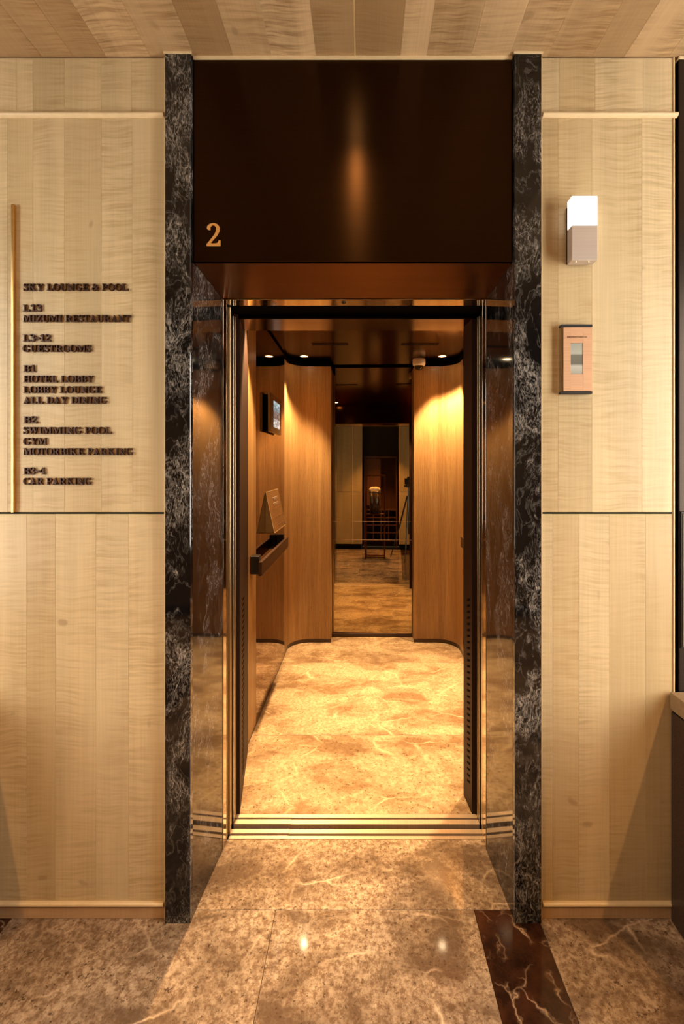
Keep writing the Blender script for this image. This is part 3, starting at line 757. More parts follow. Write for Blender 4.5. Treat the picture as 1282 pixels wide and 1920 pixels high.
end_wall('wall_end_right', 'side_light_1', 'dark bronze end wall at the right of the lobby', 'unseen frosted pane added for side light in the right end wall', LOBX1, 1)
end_wall('wall_end_left', 'side_light_2', 'dark bronze end wall at the left of the lobby', 'unseen frosted pane added for side light in the left end wall', LOBX0, -1)

rw = tag(empty('wall_rear', (0, REAR, 0)), 'maple wall with a dark niche opposite the lift, seen in the mirror', 'wall', kind='structure')
NX0, NX1 = -0.44, 0.34
for a0, a1 in ((LOBX0, NX0), (NX1, LOBX1)):
    n = max(1, round((a1 - a0) / 0.19))
    for i in range(n):
        a, b = a0 + (a1 - a0) * i / n, a0 + (a1 - a0) * (i + 1) / n
        for z0, z1 in ((0.11, 1.18), (1.186, CEIL - 0.004)):
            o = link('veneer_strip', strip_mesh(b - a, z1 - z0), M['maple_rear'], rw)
            o.location = ((a + b) / 2, 0.0, z0)
    box('plinth', a0, a1, -0.03, 0.004, 0.0, 0.11, M['black'], rw)
for xx in (-0.63, NX0 + 0.002, NX1 - 0.006):
    box('brass_strip', xx, xx + 0.01, 0.003, 0.012, 0.11, CEIL - 0.005, M['copper'], rw)
box('backing', LOBX0, NX0, -0.06, -0.031, 0, CEIL, M['black'], rw)
box('backing', NX1, LOBX1, -0.06, -0.031, 0, CEIL, M['black'], rw)
box('niche_side', NX0 - 0.03, NX0, -0.55, -0.004, 0, CEIL, M['black_metal'], rw)
box('niche_side', NX1, NX1 + 0.03, -0.55, -0.004, 0, CEIL, M['black_metal'], rw)
box('niche_back', NX0 - 0.03, NX1 + 0.03, -0.58, -0.55, 0, CEIL, M['black_metal'], rw)

cab = tag(empty('cabinet', (0.0, REAR - 0.36, 0)), 'dark wooden pigeonhole cabinet in the niche, seen in the mirror', 'cabinet')
box('side_panel', -0.40, -0.37, -0.17, 0.17, 0, 1.9, M['dark_teak'], cab, 0.002)
box('side_panel', 0.27, 0.30, -0.17, 0.17, 0, 1.9, M['dark_teak'], cab, 0.002)
box('back_panel', -0.37, 0.27, -0.17, -0.15, 0, 1.9, M['dark_teak'], cab)
box('top', -0.40, 0.30, -0.17, 0.17, 1.9, 1.93, M['dark_teak'], cab, 0.002)
box('door', -0.365, -0.05, 0.15, 0.17, 0.9, 1.88, M['dark_teak'], cab, 0.002)
for z in (0.15, 0.31, 0.47, 0.63, 0.79):
    box('shelf', -0.37, 0.27, -0.15, 0.16, z, z + 0.02, M['dark_teak'], cab)
for x in (-0.21, -0.05, 0.11):
    box('divider', x, x + 0.015, -0.15, 0.155, 0.17, 0.79, M['dark_teak'], cab)

# ------------------------------------------------------------------ marble pilasters
def pilaster(label, x0, x1, rev_in, sgn):
    p = tag(empty('marble_pilaster', ((x0 + x1) / 2, PIL + 0.15, 0)), label, 'pilaster', 'marble pilasters flanking the lift')
    cx, cy = (x0 + x1) / 2, PIL + 0.15
    box('front_slab', x0 - cx, x1 - cx, PIL - cy, PIL - cy + 0.022, 0, CEIL - 0.0025, M['black_marble'], p, 0.0012)
    # reveal slabs lining the side of the opening, a fine joint part of the way up
    bx = RVL if sgn < 0 else RVR
    bm = bmesh.new()
    add_prism_xy(bm, [(x - cx, y - cy) for x, y in ((rev_in, PIL + 0.0225), (bx, D(1.7945)), (bx + sgn * 0.022, D(1.7945)), (rev_in + sgn * 0.022, PIL + 0.0225))], 0, 2.143)
    finish(bm, 'reveal_slab', M['reveal_marble'], p)
    return p


pilaster('black marble pilaster with white veins left of the lift opening', XL0, XL1, XL1, -1)
pilaster('black marble pilaster with white veins right of the lift opening', XR0, XR1, XR0, 1)

# pale trims tucked under the ceiling over pilasters and header
for i, (a, b, y) in enumerate(((XL0 - 0.004, XL1 + 0.004, PIL - 0.004), (XR0 - 0.004, XR1 + 0.004, PIL - 0.004), (XL1 + 0.0045, XR0 - 0.0045, WALL - 0.006))):
    lab = ('thin pale ceiling trim over the left marble pilaster', 'thin pale ceiling trim over the right marble pilaster', 'thin pale ceiling trim along the top of the dark header')[i]
    tag(box('trim_%d' % (i + 5), a, b, y, y + (0.0038 if i < 2 else 0.0058), CEIL - (0.006 if i < 2 else 0.010), CEIL - 0.0005, M['maple_edge']), lab, 'trim', kind='structure')

# ------------------------------------------------------------------ header over the lift
HB = 2.144
hd = tag(empty('header_panel', (-0.032, WALL, HB)), 'tall black bronze header panel above the lift opening', 'panel')
box('fascia', XL1 + 0.002 + 0.032, XR0 - 0.002 + 0.032, 0.0, 0.012, 0.0, CEIL - HB - 0.003, M['fascia'], hd, 0.001)
bm = bmesh.new()
sy = D(1.7945) - WALL
vs = []
for dz in (0.0, 0.008):
    vs.append([bm.verts.new(c) for c in ((XL1 + 0.034, 0.0125, dz), (XR0 + 0.030, 0.0125, dz), (RVR + 0.0315, sy, FRZ + 0.004 - HB + dz), (RVL + 0.0325, sy, FRZ + 0.004 - HB + dz))])
for i in range(4):
    j = (i + 1) % 4
    bm.faces.new((vs[0][i], vs[0][j], vs[1][j], vs[1][i]))
bm.faces.new(vs[0])
bm.faces.new(vs[1])
finish(bm, 'soffit', M['bronze'], hd)
box('header_core', XL1 - 0.02 + 0.032, XR0 + 0.02 + 0.032, 0.05, 0.34, 0.0085, CEIL - HB, M['black'], hd)

two = [(440, 985), (850, 985), (850, 815), (800, 815), (790, 850), (765, 885), (735, 900), (640, 905), (545, 900), (600, 838), (680, 750), (760, 650), (808, 560), (828, 480), (825, 420), (800, 370), (750, 325), (690, 303), (620, 299), (550, 314), (490, 350), (455, 395), (446, 435), (455, 470), (480, 492), (520, 507), (545, 505), (550, 470), (546, 435), (557, 400), (587, 370), (630, 355), (670, 365), (705, 400), (720, 450), (716, 520), (698, 585), (660, 650), (600, 730), (530, 820), (440, 925)]
SH = 875.0 / 1.5217
k2 = 1.0 / 16.02 / SH
me2 = glyph_mesh('floor_number', [[(x - 645, 985 - y) for x, y in two]], k2, 0.003)
fn = link('floor_number', me2, M['numeral'])
fn.location = ((360 + 645 / 16.02 - 680) / SH, WALL - 0.0003, EYE - (400 + 985 / 16.02 - 872) / SH)
tag(fn, 'gold serif numeral 2 on the dark header', 'floor number')

# ------------------------------------------------------------------ landing door frame, leaves, sill
dr = tag(empty('door_1', (-0.026, 0, 0)), 'polished steel lift door frame with the leaves slid open', 'door frame', kind='structure')


def dbox(name, x0, x1, y0, y1, z0, z1, mat, bevel=0.0):
    return box(name, x0 + 0.026, x1 + 0.026, y0, y1, z0, z1, mat, dr, bevel)


for s in (-1, 1):
    fx = RVL + 0.0015 if s < 0 else RVR - 0.0005        # visible face of the frame lining
    def strip(name, proud, depth, y0, y1, mat, bev=0.0005, z1=FRZ):
        a, b = sorted((fx - s * proud, fx + s * depth))
        dbox(name, a, b, y0, y1, 0.0, z1, mat, bev)
    strip('frame_edge', 0.0012, 0.018, FRY, D(1.8015), M['steel'], 0.0008, FRZ + 0.003)
    strip('frame_face', 0.0, 0.018, D(1.8016), D(1.8399), M['steel'], 0.0)
    strip('frame_edge', 0.0016, 0.018, D(1.8400), D(1.8475), M['steel'], 0.0010)
    strip('frame_return', 0.0, 0.018, D(1.8476), D(1.8612), M['steel_satin'], 0.0005, FRZ - 0.004)
    # leaf edges standing in the sill grooves, leaves slid away behind the wall
    a, b = (OPL - 0.215, OPL + 0.001) if s < 0 else (OPR - 0.001, OPR + 0.215)
    dbox('landing_leaf', a, b, D(1.8640), D(1.8730), 0.004, 2.112, M['brass_door'], 0.0008)
    la, lb = (OPL - 0.215, OPL - 0.002) if s < 0 else (OPR + 0.002, OPR + 0.215)
    dbox('leaf_core', la, lb, D(1.8733), D(1.8930), 0.004, 2.105, M['brass_door'], 0.0008)
    dbox('shaft_blackout', *((-0.80, -0.757) if s < 0 else (0.705, 0.745)), 0.02, 0.30, -0.02, 2.5, M['black'])  # black box added for the darkness of the unseen shaft
dbox('head_edge', RVL + 0.0015, RVR - 0.0005, FRY, D(1.8015), FRZ - 0.0006, FRZ + 0.0035, M['steel'], 0.0005)
dbox('head_face', RVL + 0.002, RVR - 0.001, D(1.8016), D(1.8610), FRZ, FRZ + 0.01, M['steel'], 0.0)
dbox('frame_core', RVL - 0.06, RVL - 0.017, FRY + 0.001, D(1.86), 0.0, 2.2, M['black'])
dbox('frame_core', RVR + 0.018, RVR + 0.06, FRY + 0.001, D(1.86), 0.0, 2.2, M['black'])
dbox('head_core', RVL - 0.06, RVR + 0.06, FRY + 0.001, 0.0124, FRZ + 0.0105, 2.6, M['black'])
dbox('shaft_head_blackout', -0.80, 0.745, 0.0125, 0.126, 2.118, 2.5, M['black'])  # black box stands in for the dark gap above the door
bm = bmesh.new()
add_cyl(bm, (0, 0, -0.003), 0.009, 0.003, 'z', 20)
add_cyl(bm, (0, 0, -0.006), 0.004, 0.003, 'z', 16)
finish(bm, 'key_hole', M['bronze_dark'], dr, loc=((644 - 680) / 480.0 + 0.026, D(1.822), FRZ))
dbox('shaft_bottom_blackout', -0.80, 0.745, 0.0, D(1.975), -0.10, -0.03, M['black'])

sl = tag(empty('door_sill', (-0.026, D(1.911), 0)), 'grooved bronze door sill strips at the foot of the lift opening', 'sill')
SX = -0.2976
for i, (a, b) in enumerate(((1.846, 1.8617), (1.8737, 1.896), (1.9214, 1.9475), (1.9575, 1.977))):
    for (x0, x1, dy) in ((OPL - 0.003, SX, 0.0016), (SX + 0.0003, OPR + 0.003, 0.0)):
        box('sill_strip', x0 + 0.026, x1 + 0.026, a + dy - 1.911, b + dy * (0 if i == 3 else 1) - 1.911, -0.02, 0.001, M['sill'], sl, 0.0006)
for a, b in ((1.8618, 1.8736), (1.9476, 1.9574)):
    box('groove_bed', OPL - 0.003 + 0.026, OPR + 0.003 + 0.026, a - 1.911, b - 1.911, -0.02, -0.010, M['bronze_dark'], sl)

# ------------------------------------------------------------------ lift car
CX = (CARL + CARR) / 2
car = tag(empty('elevator_car', (CX, D(2.95), 0)), 'open lift car lined with teak, mirrors and marble floor', 'elevator')
CYc = D(2.95)


def cbox(name, x0, x1, y0, y1, z0, z1, mat, bevel=0.0, parent=None):
    return box(name, x0 - CX, x1 - CX, y0 - CYc, y1 - CYc, z0, z1, mat, car if parent is None else parent, bevel)


cf = empty('car_floor')
cf.parent = car
for a, b in ((1.977, 2.559), (2.559, 3.50), (3.50, 4.08)):
    tile(CARL - 0.01, CARR + 0.01, D(a), D(b), M['car_marble'], cf, CX, CYc, 0, gap=0.0018)
cbox('floor_pan', CARL - 0.05, CARR + 0.05, CARF, D(4.12), -0.06, -0.021, M['black'])

# black boxes added behind the linings to keep world light out
cbox('blackout_side', CARL - 0.06, CARL - 0.03, D(1.99), D(4.15), 0, 2.5, M['black'])
cbox('blackout_side', CARR + 0.03, CARR + 0.06, D(1.99), D(4.15), 0, 2.5, M['black'])
cbox('blackout_back', CARL - 0.06, CARR + 0.06, D(4.13), D(4.15), 0, 2.5, M['black'])
cbox('blackout_roof', CARL - 0.06, CARR + 0.06, D(1.98), D(4.15), 2.45, 2.5, M['black'])

# rear curved teak panels, each wrapping a corner
RAD = 0.17


def corner_points(xs, xe, s, inset=0.0):
    pts = []
    x_side = xs + inset * s
    yb = CARB + inset
    pts.append((x_side, D(3.61)))
    pts.append((x_side, yb - RAD))
    for i in range(1, 12):
        t = math.pi / 2 * i / 12
        pts.append((x_side + s * RAD * (1 - math.cos(t)), yb - RAD + RAD * math.sin(t)))
    pts.append((x_side + s * RAD, yb))
    pts.append((xe, yb))
    return [(x - CX, y - CYc) for x, y in pts]


for s, xs, xe in ((1, CARL, -0.267), (-1, CARR, 0.427)):
    bm = bmesh.new()
    wall_strip_prism(bm, corner_points(xs, xe, s), 0.016 * s, 0.032, 2.302)
    finish(bm, 'curved_panel', M['teak'], car)
    bm = bmesh.new()
    wall_strip_prism(bm, corner_points(xs, xe, s, -0.0) , 0.018 * s, 2.3025, CCEIL)
    o = finish(bm, 'shadow_gap', M['black'], car)
    bm = bmesh.new()
    wall_strip_prism(bm, corner_points(xs, xe, s, 0.0), 0.012 * s, 0.001, 0.0315)
    finish(bm, 'skirting', M['rail'], car)
    a, b = (xe - 0.016, xe) if s > 0 else (xe, xe + 0.016)
    cbox('recess_side', a, b, CARB + 0.0165, D(4.10), 0.0, 2.302, M['teak'])
    # side wall: teak strip by the door, then a full-height bronze mirror
    a, b = (CARL - 0.016, CARL) if s > 0 else (CARR, CARR + 0.016)
    cbox('side_panel', a, b, D(2.20), D(2.65), 0.012, 2.33, M['teak'], 0.0008)
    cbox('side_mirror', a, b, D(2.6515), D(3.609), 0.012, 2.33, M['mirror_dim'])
    cbox('side_plinth', a, b, D(2.20), D(3.609), 0.0005, 0.0115, M['rail'])

# rear mirror in three sheets with fine joints; it hangs a little out of true
rm = empty('rear_mirror', (0.08 - CX, D(4.05) - CYc, 1.15), (-0.0229, 0, -0.0366))
rm.parent = car
for z0, z1 in ((0.03, 0.831), (0.833, 0.989), (0.991, 2.33)):
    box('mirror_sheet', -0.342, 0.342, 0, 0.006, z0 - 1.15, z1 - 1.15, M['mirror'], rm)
for z in (0.832, 0.990):
    box('joint_strip', -0.342, 0.342, -0.001, 0.004, z - 1.1512, z - 1.1488, M['copper'], rm)
cbox('mirror_plinth', -0.267, 0.427, D(4.012), D(4.05), 0.0005, 0.030, M['rail'], 0.001)

# front returns beside the door: splayed on the left, square on the right, vent slots low down
def slot_mesh():
    bm = bmesh.new()
    add_prism_yz(bm, [(-0.045, 0.004), (0.045, -0.010), (0.045, 0.0), (-0.045, 0.014)], -0.0004, 0.0004)
    me = bpy.data.meshes.new('vent_slot')
    bmesh.ops.recalc_face_normals(bm, faces=bm.faces)
    bm.to_mesh(me)
    bm.free()
    me.materials.append(M['black'])
    return me


SLOT = slot_mesh()
for s, p0, p1 in ((-1, (-0.521, D(1.979)), (-0.599, D(2.437))), (1, (0.462, D(1.979)), (0.452, D(2.095)))):
    bm = bmesh.new()
    a, b = Vector(p0), Vector(p1)
    d = (b - a).normalized()
    nrm = Vector((-d.y, d.x)) if s < 0 else Vector((d.y, -d.x))
    o1, o2 = a + nrm * 0.03, b + nrm * 0.03
    if s > 0:
        o2 = Vector((CARR, D(2.095)))
        o1 = Vector((CARR, D(1.979)))
    add_prism_xy(bm, [(p.x - CX, p.y - CYc) for p in (a, b, o2, o1)], 0.0005, 2.33)
    ret = finish(bm, 'front_return', M['return'], car)
    t = 0.36
    c = a + (b - a) * t - nrm * 0.0003
    ang = math.atan2(d.y, d.x) - math.pi / 2
    n = 31
    for i in range(n):
        so = link('vent_slot', SLOT, None, ret)
        so.location = (c.x - CX, c.y - CYc, 0.865 - i * 0.0262 if s < 0 else 0.895 - i * 0.0262)
        so.rotation_euler = (0, 0, ang)
        so.scale = (1, 1.0 if s < 0 else 0.45, 1.0)
    # car door leaf slid back, its edge in the second groove
    x0, x1 = (OPL - 0.21, OPL) if s < 0 else (OPR, OPR + 0.21)
    cbox('car_leaf', x0, x1, D(1.9482), D(1.9568), 0.004, 2.10, M['brass_door'], 0.0008)
    x0, x1 = (OPL - 0.21, OPL - 0.003) if s < 0 else (OPR + 0.003, OPR + 0.21)
    cbox('car_leaf_core', x0, x1, D(1.925), D(1.9479), 0.004, 2.095, M['steel_satin'], 0.0008)
cbox('car_header', CARL - 0.02, CARR + 0.02, D(1.978), D(2.15), 2.099, 2.34, M['car_ceiling'], 0.001)

# car ceiling with vents
cc = cbox('car_ceiling', CARL - 0.03, CARR + 0.03, D(1.99), D(4.12), CCEIL, CCEIL + 0.02, M['car_ceiling'])
for x0, x1 in ((-0.363, -0.107), (0.275, 0.542)):
    v = empty('ceiling_vent', ((x0 + x1) / 2 - (CX), D(3.34) - CYc, CCEIL - 0.0005))
    v.parent = car
    box('vent_bed', (x0 - x1) / 2, (x1 - x0) / 2, -0.03, 0.03, -0.0004, 0.0, M['black'], v)
    n = 26
    fin = None
    for i in range(n):
        xx = (x0 - x1) / 2 + (x1 - x0) * (i + 0.5) / n
        if fin is None:
            f = box('vent_fin', -0.0016, 0.0016, -0.026, 0.026, -0.001, -0.0004, M['car_ceiling'], v)
            fin = f.data
        else:
            f = link('vent_fin', fin, None, v)
        f.location = (xx, 0, -0.001)


def downlight(label, x, y, z, power, size, group, lens_r=0.028, blend=0.5, radius=0.02, aim=0, color=None):
    o = tag(empty('downlight', (x, y, z)), label, 'downlight', group)
    bm = bmesh.new()
    add_lathe(bm, [(lens_r, 0.0), (lens_r + 0.001, -0.003), (lens_r + 0.008, -0.003), (lens_r + 0.010, -0.0005), (lens_r + 0.010, 0.0)], 32)
    finish(bm, 'trim_ring', M['brass'], o, True)
    bm = bmesh.new()
    add_lathe(bm, [(0.0, -0.0012), (lens_r * 0.8, -0.001), (lens_r, -0.0004)], 28)
    finish(bm, 'lens', M['lamp_lens'], o, True)
    ld = bpy.data.lights.new('spot', 'SPOT')
    ld.energy = power
    ld.color = color or WARM
    ld.spot_size = math.radians(size)
    ld.spot_blend = blend
    ld.shadow_soft_size = radius
    lo = bpy.data.objects.new('spot', ld)
    COL.objects.link(lo)
    lo.parent = o
    lo.location = (0, 0, -0.025)
    lo.rotation_euler = (math.radians(aim), 0, 0)
    return o


G = 'recessed downlights in the lift car ceiling'
downlight('glowing recessed downlight at the rear left of the lift car ceiling', -0.467, D(3.714), CCEIL, CAR_SPOT, 66, G, aim=-12)
downlight('glowing recessed downlight at the rear right of the lift car ceiling', 0.632, D(3.714), CCEIL, CAR_SPOT, 66, G)
downlight('recessed downlight at the front left of the lift car ceiling, behind the header', -0.467, D(2.33), CCEIL, CAR_SPOT, 66, G)
downlight('recessed downlight at the front right of the lift car ceiling, behind the header', 0.632, D(2.33), CCEIL, CAR_SPOT, 66, G)
GL = 'recessed downlights in the lobby ceiling'
downlight('recessed lobby downlight just before the dark header', -0.026, WALL - 0.36, CEIL, LOBBY_SPOT * 0.065, 110, GL, color=WARM_LOBBY)
downlight('unseen downlight added as warm wall fill behind the viewer on the left', -1.60, D(-0.3), CEIL, LOBBY_SPOT, 130, GL, blend=0.6, color=WARM_LOBBY)  # added fill for the warm light on the lower walls
downlight('unseen downlight added as warm wall fill behind the viewer on the right', 1.60, D(-0.3), CEIL, LOBBY_SPOT, 130, GL, blend=0.6, color=WARM_LOBBY)  # second added fill lamp, mirrored to the right
downlight('downlight added for the warm floor glow near the niche wall', 0.0, REAR + 0.7, CEIL, LOBBY_SPOT * 5, 80, GL, color=WARM_LOBBY)  # added to brighten the rear floor as the mirror shows it

# ------------------------------------------------------------------ fittings in the car
def handrail(label, xw, s):
    """flat bar on two stand-off brackets"""
    y0, y1 = D(2.487), D(3.378)
    h = tag(empty('handrail', (xw + s * 0.05, (y0 + y1) / 2, 0.9)), label, 'handrail', 'handrails of the lift car')
    L = (y1 - y0) / 2
    a, b = (0.0, 0.018) if s > 0 else (-0.018, 0.0)
    box('rail_bar', a, b, -L, L, -0.012, 0.062, M['rail'], h, 0.003, seg=2)
    for yy in (-L + 0.02, L - 0.10):
        a, b = (-0.049, -0.0005) if s > 0 else (0.0005, 0.049)
        box('bracket', a, b, yy, yy + 0.05, -0.008, 0.09, M['black_metal'], h, 0.002)
    return h


handrail('dark flat handrail on the left mirrored wall of the lift', CARL, 1)
handrail('dark flat handrail on the right wall of the lift, only its end in view', CARR, -1)

# slanted operating panel over the left handrail
cp = tag(empty('control_panel', (CARL + 0.001, D(3.11), 1.056)), 'slanted bronze control panel with button rows above the left handrail', 'control panel')
bm = bmesh.new()
PW = 0.21
add_prism_yz(bm, [(-PW, 0), (PW, 0), (PW, 0.004), (-PW, 0.004)], 0, 0.262)
pl = finish(bm, 'face_plate', M['panel_face'], cp)
tilt = math.atan2(0.057, 0.259)
# local x runs up the slope
pl.rotation_euler = (0, -(math.pi / 2) - 0, 0)
pl.matrix_local = Matrix.Translation((0.057, 0, 0.0)) @ Matrix.Rotation(-(math.pi / 2 + tilt), 4, 'Y')
for u in (0.03, 0.085, 0.14):
    box('row_line', u, u + 0.003, -PW + 0.04, PW - 0.02, -0.0008, 0.0, M['brass'], pl)
for u0, u1, v0, v1 in ((0.0, 0.262, -PW, -PW + 0.005), (0.0, 0.262, PW - 0.004, PW), (0.257, 0.262, -PW + 0.005, PW - 0.004), (0.0, 0.004, -PW + 0.005, PW - 0.004)):
    box('edge_trim', u0, u1, v0, v1, -0.0012, 0.0, M['gold_frame'], pl)
for i in range(5):
    for j in range(2):
        bm = bmesh.new()
        add_cyl(bm, (0, 0, 0), 0.010, -0.003, 'z', 14)
        finish(bm, 'button', M['steel_satin'], pl, loc=(0.17 + 0.035 * j, -0.02 + 0.035 * i, -0.0002))
for yy in (-PW, PW - 0.006):
    bm = bmesh.new()
    add_prism_xy(bm, [(0.0, yy), (0.055, yy), (0.055, yy + 0.006), (0.0, yy + 0.006)], 0.0, 0.004)
    finish(bm, 'end_bracket', M['brass'], cp)
    bm = bmesh.new()
    vs = [(0.0, 0.0), (0.054, 0.0), (0.0, 0.252)]
    a = [bm.verts.new((x, yy, z)) for x, z in vs]
    b = [bm.verts.new((x, yy + 0.003, z)) for x, z in vs]
    for i in range(3):
        j = (i + 1) % 3
        bm.faces.new((a[i], a[j], b[j], b[i]))
    bm.faces.new(a)
    bm.faces.new(b)
    finish(bm, 'end_cheek', M['acrylic'] if 'acrylic' in M else M['brass_door'], cp)

# information screen
t = NT('screen_picture')
v = t.coords(random_offset=False)
sep = t.n('ShaderNodeSeparateXYZ')
t.l(t.raw, sep.inputs[0])
rows_n = t.noise(t.scaled((0.1, 18, 60)), 1.0, 3)
picc = t.ramp(sep.outputs[2], [(0.0, (0.75, 0.78, 0.72)), (0.052, (0.72, 0.76, 0.72)), (0.056, (0.22, 0.17, 0.14)), (0.10, (0.30, 0.24, 0.22)), (0.115, (0.25, 0.42, 0.45)), (0.16, (0.55, 0.74, 0.76))])
blk = t.ramp(rows_n.outputs['Fac'], [(0.44, 0.35), (0.56, 1.0)])
col = t.mix(1.0, picc, blk, 'MULTIPLY')
t.set((0.02, 0.02, 0.02), 0.2)
t.l(col, t.b.inputs['Emission Color'])
t.b.inputs['Emission Strength'].default_value = 0.9
M['screen'] = t.m
sc = tag(empty('information_screen', (CARL, D(3.087), 1.81)), 'wall-mounted information screen on the left wall of the lift', 'screen')
box('mount', 0.0005, 0.016, -0.185, 0.185, -0.11, 0.11, M['black'], sc)
box('housing', 0.0162, 0.030, -0.19, 0.19, -0.122, 0.122, M['gold_frame'], sc, 0.0015)
box('bezel', 0.0302, 0.033, -0.188, 0.188, -0.120, 0.120, M['rail'], sc, 0.001)
box('display', 0.0332, 0.0340, -0.09, 0.13, -0.085, 0.085, M['screen'], sc)

# security camera
sm = tag(empty('security_camera', (0.457, D(3.80), CCEIL)), 'white dome security camera on the lift car ceiling', 'camera')
bm = bmesh.new()
add_lathe(bm, [(0.0, 0.0), (0.046, 0.0), (0.052, -0.008), (0.052, -0.045), (0.048, -0.056), (0.036, -0.060), (0.0, -0.060)], 36)
finish(bm, 'housing', M['white_plastic'], sm, True)
bm = bmesh.new()
add_lathe(bm, [(0.036 * math.cos(a), -0.0602 - 0.034 * math.sin(a)) for a in [math.pi / 2 * i / 8 for i in range(8)]] + [(0.0, -0.0942)], 28)
finish(bm, 'dome', M['black_metal'], sm, True)
bm = bmesh.new()
add_cyl(bm, (0.0, -0.030, -0.078), 0.009, 0.012, 'y', 16)
finish(bm, 'lens', M['steel'], sm)

# ------------------------------------------------------------------ directory lettering and brass bar
LINES = [('SKY LOUNGE & POOL', 46.3, 242, 546), ('L13', 45, 80, 585), ('MIZUMI RESTAURANT', 45.3, 247, 604.5), ('L3-12', 45, 97, 641),
         ('GUESTROOMS', 45, 172.5, 660.5), ('B1', 46, 69, 698), ('HOTEL LOBBY', 46, 177.5, 717.5), ('LOBBY LOUNGE', 46, 192.5, 737.5), ('ALL DAY DINING', 46, 202.5, 757.2),
         ('B2', 46, 71.5, 793.8), ('SWIMMING POOL', 46, 211, 813.5), ('GYM', 46, 90, 834), ('MOTORBIKE PARKING', 46, 251, 853), ('B3-4', 46, 87, 889.5), ('CAR PARKING', 46, 173.5, 908.5)]
KEM = 0.0220 / 228.0
LETTER_D = 0.007
letters = {}
_l = GLYPHS['I'][0]
ORIENT = 1 if sum(_l[i][0] * _l[(i + 1) % len(_l)][1] - _l[(i + 1) % len(_l)][0] * _l[i][1] for i in range(len(_l))) > 0 else -1
for ch, lp in GLYPHS.items():
    if ch == 'big2':
        continue
    f = 0.69 if ch == '&' else 1.0
    thin = []
    for l in lp:
        m = len(l)
        q = []
        for i in range(m):
            dx, dy = l[(i + 1) % m][0] - l[i - 1][0], l[(i + 1) % m][1] - l[i - 1][1]
            nx = dy / max(1e-6, math.hypot(dx, dy))
            q.append(((l[i][0] - nx * 8.5 * ORIENT) * f, l[i][1] * f))
        thin.append(q)
    letters[ch] = thin
letter_me = {}
for ch, lp in letters.items():
    me = glyph_mesh('letter', lp, KEM, LETTER_D)
    me.materials.append(M['letter'])
    xs = [x for l in lp for x, y in l]
    letter_me[ch] = (me, min(xs) * KEM, max(xs) * KEM)
sign = tag(empty('directory_sign', (-0.99, WALL, 1.40)), 'raised dark bronze floor directory lettering on the left maple wall', 'sign')
for text, xa, xb, yb in LINES:
    zb = EYE - (yb - 872) / 574.0 - 1.40
    X0, X1 = (xa - 680) / 574.0, (xb - 680) / 574.0
    ln = empty('text_line', (X0 + 0.99, 0, zb))
    ln.parent = sign
    ln['label'] = 'lettering reading ' + text
    sp, word = 0.0013, 0.0092
    nat, cur = [], 0.0
    for ch in text:
        if ch == ' ':
            cur += word
            continue
        me, a, b = letter_me[ch]
        nat.append((me, cur - a))
        cur += (b - a) + sp
    total = cur - sp
    f = (X1 - X0) / total
    for me, x in nat:
        o = link('letter', me, None, ln)
        o.location = (x * f, -0.0003, 0)
        o.scale = (f, 1, 1)

bm = bmesh.new()
add_box(bm, -0.0045, 0.0045, -0.012, 0.0, 0, 1.0, 0.002, 2)
bb = finish(bm, 'brass_bar', M['brass'], loc=((28.5 - 680) / 574.0, WALL - 0.0003, 1.3265))
tag(bb, 'slim vertical brass bar left of the floor directory', 'bar')

# ------------------------------------------------------------------ right wall: lantern and fireman's switch
ln = tag(empty('wall_lantern', (0.7015, WALL, 2.1275)), 'small box wall lantern with a lit white top half on the right wall', 'lantern')
box('back_plate', -0.0385, 0.0385, -0.014, -0.0003, 0.006, 0.19, M['bronze_dark'], ln, 0.001)
box('metal_case', -0.0405, 0.0405, -0.049, -0.0142, 0.0, 0.1105, M['champagne'], ln, 0.0012)
box('lit_diffuser', -0.0405, 0.0405, -0.049, -0.0142, 0.1108, 0.204, M['lantern'], ln, 0.0015)
for x in (-0.024, 0.016):
    bm = bmesh.new()
    add_cyl(bm, (0, 0, 0), 0.003, -0.0025, 'z', 12)
    finish(bm, 'screw', M['steel'], ln, loc=(x, -0.036, -0.0002))

fs = tag(empty('fireman_switch', (0.690, WALL, 1.710)), 'copper faced fireman\'s switch box with black end caps on the right wall', 'switch')
box('case', -0.050, 0.050, -0.017, -0.0003, 0.008, 0.2155, M['steel'], fs, 0.003, seg=2)
for a, b, n in ((-0.0425, -0.020, 0), (0.0197, 0.0493, 0)):
    box('face_plate', a, b, -0.020, -0.0172, 0.009, 0.2145, M['copper'], fs, 0.0004)
box('face_plate', -0.0199, 0.0196, -0.020, -0.0172, 0.009, 0.0635, M['copper'], fs)
box('face_plate', -0.0199, 0.0196, -0.020, -0.0172, 0.1635, 0.2145, M['copper'], fs)
box('end_cap', -0.0515, 0.0505, -0.0205, -0.0003, 0.0, 0.0078, M['black_plastic'], fs, 0.0015)
box('end_cap', -0.0515, 0.0505, -0.0205, -0.0003, 0.2157, 0.2236, M['black_plastic'], fs, 0.0015)
t = NT('switch_window_glass')
t.coords(random_offset=False)
sep = t.n('ShaderNodeSeparateXYZ')
t.l(t.raw, sep.inputs[0])
cg = t.ramp(t.math('MULTIPLY', sep.outputs[2], 10.0), [(0.0, (0.36, 0.36, 0.30)), (0.25, (0.50, 0.50, 0.44)), (0.33, (0.16, 0.16, 0.13)), (0.60, (0.18, 0.18, 0.145)), (0.66, (0.42, 0.43, 0.37)), (1.0, (0.34, 0.35, 0.30))])
M['switch_window'] = t.set(cg, 0.12)
box('window', -0.0199, 0.0196, -0.0185, -0.0174, 0.064, 0.163, M['switch_window'], fs)
cu = bpy.data.curves.new('caption', 'FONT')
cu.body = "FIREMAN'S SWITCH"
cu.size = 0.0088
cu.extrude = 0.0001
